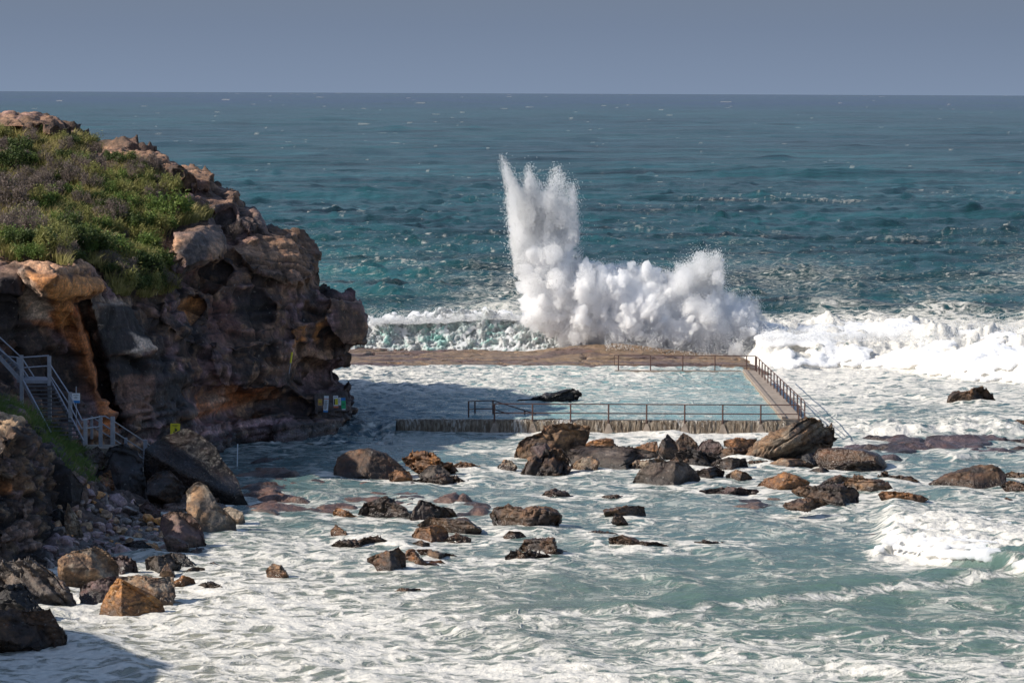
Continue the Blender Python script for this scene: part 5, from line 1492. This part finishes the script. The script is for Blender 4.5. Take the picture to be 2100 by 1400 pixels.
# rocks in the water, middle
boulder('brown block leaning out of the foam in the left foreground', [(544,1172),(559,1157),(576,1159),(592,1182),(576,1191),(549,1190)], 1190, 'brown', wet=.6, facets=4)
boulder('low brown rock in front of the leaning block', [(560,1197),(580,1177),(599,1185),(612,1202),(590,1206),(563,1204)], 1202, 'brown', wet=.7, D=132.6)
boulder('small orange pointed rock left of the long flat dark rock', [(677,1092),(688,1078),(708,1090),(723,1106),(700,1110),(681,1103)], 1107, 'orange', wet=.5)
boulder('long flat dark rock in the foam', [(680,1117),(700,1107),(740,1106),(770,1103),(792,1112),(789,1121),(740,1124),(700,1128),(683,1124)], 1124, 'umber', wet=.6, rough=1.3)
boulder('small rusty rock left of the broad dark boulder', [(682,1052),(690,1043),(715,1050),(736,1062),(710,1069),(683,1067)], 1066, 'orange')
boulder('broad dark boulder with a humped top in the middle water', [(732,1060),(745,1040),(765,1029),(790,1021),(815,1032),(846,1055),(839,1070),(790,1073),(750,1070)], 1070, 'dark', rough=1.3)
boulder('dark boulder with a pale left face and a sloping right shoulder', [(840,1074),(848,1050),(862,1027),(885,1032),(905,1043),(925,1047),(936,1061),(900,1068),(870,1078)], 1074, 'dark', rough=1.2)
boulder('smooth rounded brown boulder in front of the dark boulders', [(856,1082),(880,1066),(920,1062),(960,1066),(987,1085),(981,1100),(940,1103),(900,1098)], 1100, 'umber', rough=.6, facets=3, wet=.7)
boulder('orange brown block before the smooth rounded boulder', [(845,1102),(855,1085),(880,1079),(905,1081),(918,1095),(913,1114),(880,1117),(850,1112)], 1115, 'orange', wet=.5, facets=4)
boulder('small dark rock below the orange brown block', [(838,1120),(860,1107),(880,1114),(881,1126),(845,1128)], 1126, 'umber')
boulder('low dark rock right of the orange brown block', [(912,1108),(935,1096),(966,1106),(961,1117),(925,1116)], 1115, 'umber')
boulder('wide twin topped dark boulder with a notch in its crest', [(1006,1062),(1020,1044),(1050,1038),(1080,1049),(1091,1042),(1120,1047),(1146,1055),(1148,1076),(1131,1090),(1090,1089),(1065,1093),(1025,1091)], 1090, 'umber', rough=1.5, wet=.6)
boulder('small dark rock in front of the twin topped boulder', [(1032,1102),(1045,1089),(1066,1091),(1079,1102),(1060,1111),(1037,1109)], 1108, 'umber')
boulder('upper slab of the dark layered rock stack', [(1066,1130),(1075,1111),(1100,1106),(1136,1109),(1142,1127),(1168,1138),(1140,1148),(1090,1140)], 1146, 'umber', rough=1.4, strata=.16, wet=.6)
boulder('lower slab of the dark layered rock stack', [(1036,1147),(1050,1134),(1090,1134),(1132,1145),(1121,1157),(1060,1160),(1039,1155)], 1157, 'umber', rough=1.4, strata=.14, wet=.6)
boulder('boxy dark boulder with an undercut left side', [(752,1149),(790,1132),(815,1127),(829,1140),(831,1171),(815,1181),(780,1175),(772,1162),(754,1157)], 1179, 'umber', facets=4, wet=.65)
boulder('ochre knobbly rock right of the boxy dark boulder', [(826,1157),(838,1129),(850,1134),(865,1150),(890,1154),(921,1163),(880,1168),(838,1163)], 1165, 'orange', rough=1.5, wet=.6)
boulder('low brown slab behind the ochre knobbly rock', [(853,1130),(880,1129),(920,1139),(942,1147),(905,1153),(870,1148)], 1150, 'brown', wet=.6)
boulder('low reddish rock barely above the water in the foreground', [(806,1217),(820,1207),(860,1209),(864,1217),(815,1223)], 1220, 'umber', wet=.7)
boulder('low pointed purple rock in the middle water', [(1106,1022),(1125,1007),(1140,1005),(1165,1014),(1180,1021),(1120,1025)], 1023, 'purple', rough=1.3)
boulder('thin dark rock just above the water right of the pointed purple rock', [(1234,1019),(1260,1014),(1290,1022),(1270,1029),(1243,1026)], 1026, 'umber')
boulder('flat topped dark block standing alone in the middle water', [(1240,1048),(1270,1039),(1305,1037),(1321,1044),(1325,1062),(1290,1068),(1243,1062)], 1066, 'umber', facets=3, box=.45)
boulder('small knob of rock in front of the flat topped block', [(1255,1072),(1262,1051),(1275,1057),(1289,1074),(1270,1078)], 1075, 'umber', D=148.6)
boulder('thin flat rock left of the dark plank shaped rock', [(1187,1098),(1215,1090),(1250,1092),(1270,1098),(1230,1105)], 1103, 'umber', wet=.6)
boulder('long dark plank shaped rock sloping into the water', [(1250,1106),(1275,1100),(1310,1111),(1350,1117),(1386,1129),(1393,1138),(1350,1136),(1300,1131),(1254,1120)], 1132, 'umber', strata=.13, tilt=-.2, wet=.6)
boulder('thin dark rock right of the plank shaped rock', [(1417,1113),(1450,1108),(1490,1114),(1514,1121),(1460,1122)], 1119, 'umber', wet=.7)
# left of the middle group
boulder('large smooth dome shaped dark boulder near the cliff foot', [(687,967),(694,940),(715,926),(755,919),(790,929),(815,950),(840,970),(836,987),(780,986),(720,984),(689,977)], 984, 'umber', rough=.45, facets=2, wet=.35, box=.8)
boulder('layered orange topped rock beside the dome shaped boulder', [(824,946),(850,934),(890,932),(906,945),(926,955),(932,978),(915,988),(870,978),(834,958)], 986, 'orange', strata=.2, D=166.8)
boulder('grey faced block in front of the orange topped rock', [(858,977),(880,955),(905,951),(921,970),(916,985),(885,988)], 987, 'grey', facets=4, wet=.2)
boulder('small orange rock at the foot of the dome shaped boulder', [(796,976),(810,966),(838,969),(846,986),(820,993),(799,987)], 991, 'orange', wet=.3)
boulder('ragged low dark rock right of the grey faced block', [(843,990),(870,982),(905,979),(930,979),(963,993),(920,996),(870,994)], 994, 'umber', rough=1.8)
boulder('small orange rock with a dark end near the middle of the water', [(923,959),(945,949),(965,951),(988,962),(960,968),(928,966)], 966, 'orange')
boulder('small whitish round rock left of the hollowed boulder', [(1020,957),(1035,943),(1050,945),(1062,958),(1050,968),(1023,965)], 966, 'pale', rough=1.2)
# boulders before the pool wall
boulder('large hollowed boulder with a jutting right corner before the pool wall', [(1058,932),(1064,910),(1080,897),(1110,889),(1117,876),(1150,870),(1185,876),(1209,880),(1205,905),(1196,922),(1160,927),(1120,938),(1090,947),(1064,950)], 948, 'brown', rough=1.4, wet=.2, cuts=[((.75,-.6,.1),.75)])
boulder('rounded purple lump set against the hollowed boulder', [(1086,922),(1100,909),(1120,909),(1129,922),(1120,934),(1094,934)], 934, 'purple', rough=.4, D=172.8)
boulder('ribbed dark boulder with upright layers in front of the hollowed boulder', [(1070,970),(1085,945),(1110,934),(1125,926),(1150,924),(1167,945),(1165,972),(1140,978),(1098,981)], 977, 'umber', strata=.3, tilt=1.15, wet=.3)
boulder('tan topped block between the ribbed boulder and the long slab', [(1160,970),(1180,950),(1195,939),(1215,937),(1227,945),(1222,967),(1190,975)], 973, 'tan', facets=4, D=170.2)
boulder('long dark flat topped slab across the boulder group', [(1160,936),(1180,922),(1230,919),(1290,921),(1342,931),(1347,942),(1300,948),(1285,958),(1230,965),(1176,958)], 963, 'grey', facets=2, box=.4, rough=.8, wet=.15, cuts=[((0,-.2,1),.62)])
boulder('dark block with an orange right face behind the long slab', [(1196,918),(1215,904),(1240,899),(1256,902),(1264,920),(1230,925)], 924, 'orange', facets=4, D=180)
boulder('wedge shaped brown rock at the right end of the long slab', [(1298,922),(1320,911),(1346,907),(1350,925),(1340,935),(1310,931)], 934, 'orange', facets=4, D=177)
boulder('dark peaked rock in the middle of the boulder group', [(1346,934),(1357,905),(1370,892),(1382,904),(1392,925),(1380,940)], 940, 'dark', facets=6, D=176)
boulder('brown peaked rock right of the dark peaked rock', [(1384,912),(1402,889),(1420,899),(1434,920),(1420,933),(1392,930)], 934, 'umber', facets=6, D=177.5)
boulder('purplish rock right of the two peaked rocks', [(1428,927),(1440,909),(1458,901),(1475,909),(1482,922),(1465,938),(1440,940)], 940, 'purple', facets=6, D=176)
boulder('tan crumbly rock behind the big grey front boulder', [(1291,968),(1305,947),(1330,943),(1360,944),(1372,955),(1340,968),(1308,976)], 974, 'tan', rough=1.6, D=171)
boulder('big dark grey boulder with a flat sloping face at the front of the group', [(1301,992),(1315,970),(1340,954),(1375,947),(1411,955),(1426,970),(1438,986),(1420,1001),(1370,1004),(1318,1000)], 1001, 'grey', rough=.6, facets=2, wet=.25, cuts=[((-.25,-.85,.45),.55),((.75,-.6,.2),.75)])
boulder('black layered rock right behind the big grey front boulder', [(1386,934),(1420,924),(1460,934),(1482,945),(1477,962),(1440,968),(1403,958)], 967, 'black', strata=.18, tilt=-.25, D=171.5, wet=.2)
boulder('dark layered rock at the waterline right of the big grey front boulder', [(1422,972),(1445,961),(1470,959),(1487,970),(1482,985),(1438,985)], 984, 'dark', strata=.15)
boulder('dark rounded rock below the purplish rock', [(1462,957),(1475,944),(1500,939),(1530,944),(1537,966),(1520,975),(1478,975)], 975, 'dark', D=170.4)
boulder('small brown block at the water right of the dark rounded rock', [(1490,977),(1510,965),(1530,967),(1544,981),(1520,988),(1493,986)], 986, 'brown')
boulder('huge tilted stack of thin rock layers at the pool corner', [(1528,932),(1545,909),(1580,884),(1630,861),(1656,851),(1686,869),(1690,878),(1706,881),(1713,890),(1707,922),(1680,933),(1650,947),(1590,953),(1540,954)], 953, 'tan', strata=.34, tilt=.46, rough=.8, wet=.1, facets=3, D=174.6, sub=6)
boulder('dark low rock filling the gap under the long slab', [(1210,972),(1240,955),(1290,952),(1310,966),(1270,976)], 974, 'black', D=171.8)
boulder('dark blocky rock between the peaked rocks and the black layered rock', [(1370,952),(1392,934),(1425,932),(1440,948),(1400,962)], 960, 'dark', D=172.6)
boulder('brown ledge rock under the middle of the tilted stack', [(1500,968),(1540,948),(1600,950),(1610,962),(1550,974)], 972, 'umber', D=171.6)
boulder('dark rock wedged at the right foot of the tilted stack', [(1620,958),(1640,938),(1690,930),(1712,946),(1690,964)], 962, 'black', D=173.0)
boulder('orange flat block behind the left end of the tilted stack', [(1486,907),(1510,899),(1552,902),(1551,920),(1520,923),(1488,917)], 922, 'orange', facets=4, D=180.5)
boulder('brown rock leaning on the left end of the tilted stack', [(1460,944),(1480,924),(1510,917),(1542,925),(1538,947),(1500,950)], 949, 'umber', D=174.8)
boulder('large smooth glossy olive brown boulder like a whale back', [(1670,938),(1680,921),(1720,918),(1770,920),(1801,930),(1816,950),(1813,964),(1770,964),(1720,962),(1686,958)], 963, 'umber', rough=.35, facets=1, wet=.95, box=.8)
boulder('flat dark rock along the front of the whale back boulder', [(1714,962),(1745,949),(1790,949),(1814,960),(1790,971),(1738,970)], 969, 'dark', strata=.15)
boulder('low rounded tan rock below the tilted stack', [(1560,960),(1600,941),(1640,941),(1675,958),(1640,967),(1590,967)], 965, 'tan', rough=.6, wet=.5, facets=3)
boulder('small dark rock in front of the low tan rock', [(1656,970),(1680,960),(1695,962),(1708,972),(1690,978)], 975, 'dark')
boulder('rounded orange brown boulder with a dark left lobe', [(1553,1003),(1575,985),(1610,972),(1640,979),(1660,990),(1657,1003),(1620,1008),(1570,1011)], 1008, 'orange', rough=.7, wet=.5)
boulder('low flat purple rock left of the orange brown boulder', [(1436,1009),(1480,1002),(1520,1002),(1558,1010),(1520,1022),(1468,1020)], 1019, 'purple', wet=.7)
boulder('small ochre rock behind the layered brown boulder', [(1686,992),(1705,979),(1725,975),(1747,985),(1737,998),(1698,998)], 997, 'brown', facets=4)
boulder('broad layered brown boulder behind the big ragged boulder', [(1728,1002),(1745,984),(1775,979),(1811,987),(1841,1009),(1800,1016),(1748,1012)], 1014, 'brown', strata=.2)
boulder('thin flat brown rock behind the broad layered boulder', [(1796,988),(1815,972),(1850,974),(1886,985),(1850,993),(1812,993)], 992, 'brown', strata=.15)
boulder('big ragged dark boulder at the front right of the boulder group', [(1630,1013),(1650,1001),(1700,999),(1750,1002),(1762,1015),(1760,1037),(1730,1044),(1690,1040),(1658,1024)], 1042, 'umber', rough=1.3, wet=.35)
boulder('low dark rocks at the foot of the big ragged boulder', [(1606,1038),(1640,1024),(1680,1024),(1702,1036),(1660,1046),(1618,1044)], 1044, 'umber', D=151.6)
boulder('orange wedge shaped rock right of the big ragged boulder', [(1805,1017),(1830,1007),(1865,1009),(1904,1022),(1870,1034),(1818,1036)], 1034, 'orange', wet=.5, facets=4)
boulder('large rounded dark brown boulder near the right edge of the photo', [(1902,995),(1940,977),(1980,964),(2010,956),(2046,957),(2063,970),(2060,994),(2010,1001),(1950,1002)], 1000, 'umber', rough=.7, facets=3, wet=.4)
boulder('thin brown rock behind the large rounded right boulder', [(2056,977),(2080,968),(2125,973),(2125,986),(2080,984)], 983, 'brown')
boulder('low dark rock right of the large rounded right boulder', [(2056,1000),(2075,988),(2125,998),(2125,1014),(2070,1012)], 1011, 'umber')
boulder('small dark rock below the large rounded right boulder', [(2044,1030),(2065,1020),(2085,1030),(2065,1035)], 1032, 'umber')
boulder('flat purplish rock left of the lower white breaker', [(1792,1052),(1830,1043),(1860,1042),(1852,1056),(1820,1060)], 1057, 'purple')
boulder('lone dark ragged rock in the white water on the far right', [(1948,822),(1960,807),(1985,802),(2008,795),(2030,804),(2049,827),(2000,832),(1958,830)], 830, 'umber', rough=1.8, wet=.2)
boulder('small dark rock at the far right edge in the white water', [(2072,872),(2090,862),(2120,867),(2120,880)], 877, 'umber')
boulder('black weed covered rock breaking the pool surface', [(1036,829),(1070,822),(1110,816),(1148,811),(1160,802),(1176,800),(1192,810),(1180,819),(1130,827),(1076,831)], 827, 'black', z=.62, rough=1.5, wet=.7, depth=.35)

# white water collects round the foot of every boulder
def collars():
    P = get_co(sea_me); f = np.empty(len(P), np.float32); at_ = sea_me.attributes['Foam']; at_.data.foreach_get('value', f)
    ii = np.where((P[:, 1] > 110) & (P[:, 1] < 215) & (np.abs(P[:, 0]) < 40))[0]
    x, y = P[ii, 0], P[ii, 1]; nz = n2(x, y, 1.1, 131, 3); g = f[ii]
    for X, D, R in ROCK_AT:
        th = min(R * .8, 2.2)
        q = np.hypot((x - X) / (R + .55), (y - D - th * .6) / (th + .75))
        g = np.maximum(g, (.62 + .5 * nz) * smooth(1.45, .95, q))
        tail = smooth(R * 4.0, R, np.abs(x - X - R * 1.4)) * smooth(.8, .2, np.abs(y - D - .3))
        g = np.maximum(g, (.46 + .5 * nz) * tail)
    f[ii] = g; at_.data.foreach_set('value', f)
collars()

# ------------------------------------------------------------------ rubble of stones at the foot of the bank
def rubble():
    r = np.random.default_rng(5)
    U, Ft = ico(3)
    protos = []
    kinds = (('purple', 'dull purple'), ('orange', 'rusty orange'), ('grey', 'grey'), ('pink', 'pinkish'), ('brown', 'brown'))
    for tint, word in kinds:
        for k in range(2):
            seed = r.integers(1, 9999)
            X = U * np.array([1, .8, .62]) * (1 + .25 * fbm(U * 1.1, 2, int(seed))[:, None])
            for q in range(9):
                n = r.normal(size=3); n /= np.linalg.norm(n); sd = X @ n; lim = np.quantile(sd, r.uniform(.72, .92)); X = X - np.clip(sd - lim, 0, None)[:, None] * .9 * n
            X = X / np.abs(X).max() + .03 * fbm(U * 5, 3, int(seed) + 1)[:, None] * U
            me = mesh_from('stone', X, Ft)
            t0, t1, t2 = TINTS[tint]; A = fbm(U * 1.5, 3, int(seed) + 3); m1 = smooth(-.1, .3, A)[:, None]
            set_col(me, 'Col', 2.1 * (t0 * (1 - m1) + t1 * m1)); set_val(me, 'Wet', np.full(len(X), .35))
            me.materials.append(M['rock']); protos.append((word, me))
    poly = [(128,1012),(180,1000),(250,1032),(300,1045),(335,1070),(345,1110),(330,1142),(290,1150),(230,1140),(200,1128),(150,1128),(100,1160),(72,1158),(110,1120)]
    placed = []; tries = 0
    while len(placed) < 150 and tries < 6000:
        tries += 1
        x = r.uniform(70, 350); y = r.uniform(1000, 1162)
        if not in_poly(np.array([x]), np.array([y]), poly)[0]: continue
        s = r.choice([8, 11, 14, 18, 23, 30], p=[.18, .2, .22, .2, .13, .07])
        if any(math.hypot(x - a, (y - b) * 1.5) < (s + c) * .62 for a, b, c in placed): continue
        placed.append((x, y, s))
        word, me = protos[r.integers(0, len(protos))]
        D = float(BANK_D(np.array([x]), np.array([y]))[0])
        o = bpy.data.objects.new('stone', me); COL.objects.link(o)
        c = at(x, y, D); rad = s / F * D
        o.location = (c[0], c[1] - rad * .1, c[2] + rad * .18); o.scale = (rad * r.uniform(.9, 1.3), rad, rad * r.uniform(.8, 1.2))
        o.rotation_euler = (r.uniform(-.5, .5), r.uniform(-.6, .6), r.uniform(0, 6.28))
        tag(o, 'small %s stone in the heap of rubble at the foot of the bank' % word, 'stone', '%s stones of the rubble heap' % word)
rubble()

# ------------------------------------------------------------------ plants
def head_point(px, py):
    gx = np.atleast_1d(np.asarray(px, float)); gy = np.atleast_1d(np.asarray(py, float))
    D = HEAD_D(gx, gy)
    for poly, dd, w in HEAD_RELIEF: D = D + dd * soft_poly(gx, gy, poly, w)
    return at(gx, gy, D)

def blades(roots, h0, h1, width, lean, seed, per=18, spread=.25):
    r = np.random.default_rng(seed)
    n = len(roots) * per
    R = np.repeat(roots, per, 0)
    ang = r.uniform(0, 6.283, n); rad = np.abs(r.normal(0, spread, n))
    base = R + np.stack([np.cos(ang) * rad, np.sin(ang) * rad, np.full(n, -.12)], 1)
    L = np.repeat(r.uniform(h0, h1, len(roots)), per) * r.uniform(.55, 1.1, n)
    le = r.uniform(.15, 1, n) * lean
    dirn = np.stack([np.cos(ang) * le + .12, np.sin(ang) * le, np.ones(n)], 1); dirn /= np.linalg.norm(dirn, axis=1)[:, None]
    mid = base + dirn * (L * .6)[:, None]
    tip = mid + (dirn * .75 + np.stack([np.cos(ang) * le * .9 + .15, np.sin(ang) * le * .9, -.25 * le], 1)) * (L * .5)[:, None]
    sd = np.stack([-np.sin(ang + 1.2), np.cos(ang + 1.2), 0 * ang], 1) * (width * r.uniform(.6, 1.2, n))[:, None]
    V = np.stack([base - sd, base + sd, mid + sd * .75, mid - sd * .75, tip], 1).reshape(-1, 3)
    i = np.arange(n)[:, None] * 5
    Ft = np.concatenate([i + np.array([[0, 1, 2]]), i + np.array([[0, 2, 3]]), i + np.array([[3, 2, 4]])])
    return V, Ft

def scatter(poly, n, seed):
    r = np.random.default_rng(seed); pa = np.array(poly)
    x = r.uniform(pa[:, 0].min(), pa[:, 0].max(), n); y = r.uniform(pa[:, 1].min(), pa[:, 1].max(), n)
    k = in_poly(x, y, poly)
    return x[k], y[k]

sx, sy = scatter(VEG, 15000, 3)
g = n2(sx, sy, 60.0, 3, 3)
k = g > -0.2
roots = head_point(sx[k], sy[k])
V, Ft = blades(roots, .35, .90, .026, .5, 8, 18, .18)
gm = mesh_from('heath_grass', V, Ft, False)
tag(obj('heath_grass', gm, M['grass']), 'dry yellow green grass covering the headland top', 'grass', kind='stuff')
sx, sy = scatter(GRASSB, 1500, 4)
D = BANK_D(sx, sy)
V, Ft = blades(at(sx, sy, D), .25, .6, .016, .9, 9, 22)
gm = mesh_from('bank_grass', V, Ft, False)
tag(obj('bank_grass', gm, M['grass_green']), 'green grass on the bank below the metal stairs', 'grass', kind='stuff')

def shrub_proto(seed, n_leaf, leaf, upright):
    """crown of small leaves in clumps on the ends of branches, about 1 m wide and high, standing at the origin"""
    r = np.random.default_rng(seed)
    m = MB(); tips = []
    for k in range(16):
        a = r.uniform(0, 6.28); e = r.uniform(.5, 1.0) * (1.15 if upright else .95)
        p1 = np.array([math.cos(a) * .20, math.sin(a) * .20, .32 * e]); 
        m.tube((0, 0, -.15), p1, .022, 5, .013)
        for j in range(3):
            b = a + r.normal(0, .7); p2 = p1 + np.array([math.cos(b) * r.uniform(.05, .34), math.sin(b) * r.uniform(.05, .34), r.uniform(.1, .5) * e])
            m.tube(p1, p2, .012, 5, .005); tips.append(p2)
    tips = np.array(tips)
    c = tips[r.integers(0, len(tips), n_leaf)] + r.normal(0, .085, (n_leaf, 3))
    d1 = r.normal(size=(n_leaf, 3)); d1[:, 2] = np.abs(d1[:, 2]) * (1.3 if upright else .8); d1 /= np.linalg.norm(d1, axis=1)[:, None]
    d2 = np.cross(d1, r.normal(size=(n_leaf, 3))); d2 /= np.linalg.norm(d2, axis=1)[:, None]
    L = leaf * r.uniform(.6, 1.3, n_leaf)[:, None]; W = L * (.22 if upright else .42)
    V = np.stack([c - d1 * L, c + d2 * W, c + d1 * L, c - d2 * W], 1).reshape(-1, 3)
    Ft = np.arange(n_leaf * 4).reshape(-1, 4)
    return m, V, Ft

def build_shrub(name, label, cat, group, mat, seed, n_leaf, leaf, upright):
    root = empty(name, (0, 0, 0)); tag(root, label, cat, group)
    m, V, Ft = shrub_proto(seed, n_leaf, leaf, upright)
    m.build('stem', M['stem'], root)
    obj('foliage', mesh_from('foliage', V, Ft, False), mat, root)
    return root

def copy_thing(o):
    c = o.copy(); COL.objects.link(c)
    for ch in o.children:
        d = ch.copy(); COL.objects.link(d); d.parent = c
    return c

SHRUBS = [
    ('bright', 'leaf_green', 11, 1500, .055, False, 'bright green leafy shrub on the headland slope', 'bright green shrubs on the headland',
     [(240,521,42),(262,572,30),(352,436,42),(250,442,26),(150,402,24),(172,332,22),(300,505,34),(205,470,26),(285,545,28),(225,395,22),(300,375,20),(60,330,22),(120,455,20),(318,432,24)]),
    ('dark', 'leaf_dark', 12, 1700, .05, False, 'dark green dense shrub among the grass of the headland', 'dark green shrubs on the headland',
     [(20,340,40),(45,312,30),(100,271,20),(255,335,26),(285,352,22),(205,512,44),(170,500,40),(300,560,36),(140,470,32),(90,505,34),(290,470,32),(335,380,24),(230,330,20),(330,540,30),(40,500,34),(150,300,20),(210,430,24),(320,590,28)]),
    ('olive', 'leaf_olive', 13, 1300, .07, True, 'spiky olive green tussock shrub on the headland', 'olive tussock shrubs on the headland',
     [(110,512,46),(130,500,30),(255,585,34),(300,400,28),(190,360,24),(80,420,30),(230,480,28),(330,470,26),(270,420,24),(60,455,26),(340,405,22),(185,300,22),(130,350,22)]),
    ('brown', 'leaf_brown', 14, 1500, .05, True, 'dry brown twiggy shrub on the headland slope', 'dry brown shrubs on the headland',
     [(20,420,46),(45,455,40),(10,480,42),(70,480,36),(150,370,34),(190,385,30),(110,400,28),(275,365,26),(240,450,30),(215,455,26),(345,585,24),(365,565,22),(20,385,34),(90,375,26),(300,345,24),(320,350,24),(340,520,22),(480,480,18),(465,470,14)])]
r_ = np.random.default_rng(17)
extra = {'bright': [], 'dark': [], 'olive': [], 'brown': []}
taken = []
while sum(len(v) for v in extra.values()) < 215:
    x = r_.uniform(-40, 385); y = r_.uniform(258, 600)
    if not in_poly(np.array([x]), np.array([y]), VEG)[0] or poly_dist(np.array([x]), np.array([y]), VEG)[0] < 5: continue
    if any(math.hypot(x - a, (y - b) * 1.3) < 10.5 for a, b in taken): continue
    taken.append((x, y))
    gsel = float(n2(np.array([x]), np.array([y * 1.4]), 90.0, 61, 2)[0]) + r_.normal(0, .16) - (0.12 if x < 100 and y > 350 else 0)
    kind = 'brown' if gsel < -.25 else 'dark' if gsel < -.04 else 'olive' if gsel < .20 else 'bright'
    extra[kind].append((x, y, r_.uniform(15, 27) * (0.75 + 0.5 * (y - 258) / 340)))
for kind, mat, seed, nl, leaf, upr, label, group, spots in SHRUBS:
    proto = build_shrub('shrub', label, 'shrub', group, M[mat], seed, nl, leaf, upr)
    for k, (x, y, s) in enumerate(spots + extra[kind]):
        o = proto if k == 0 else copy_thing(proto)
        p = head_point(x, y + s * .35)[0]
        D = p[1]; sc = s / F * D * 1.5
        o.location = (p[0], p[1], p[2] - .05); o.scale = (sc * r_.uniform(1.0, 1.3), sc * r_.uniform(.9, 1.2), sc * r_.uniform(1.0, 1.35))
        o.rotation_euler = (0, 0, r_.uniform(0, 6.28))
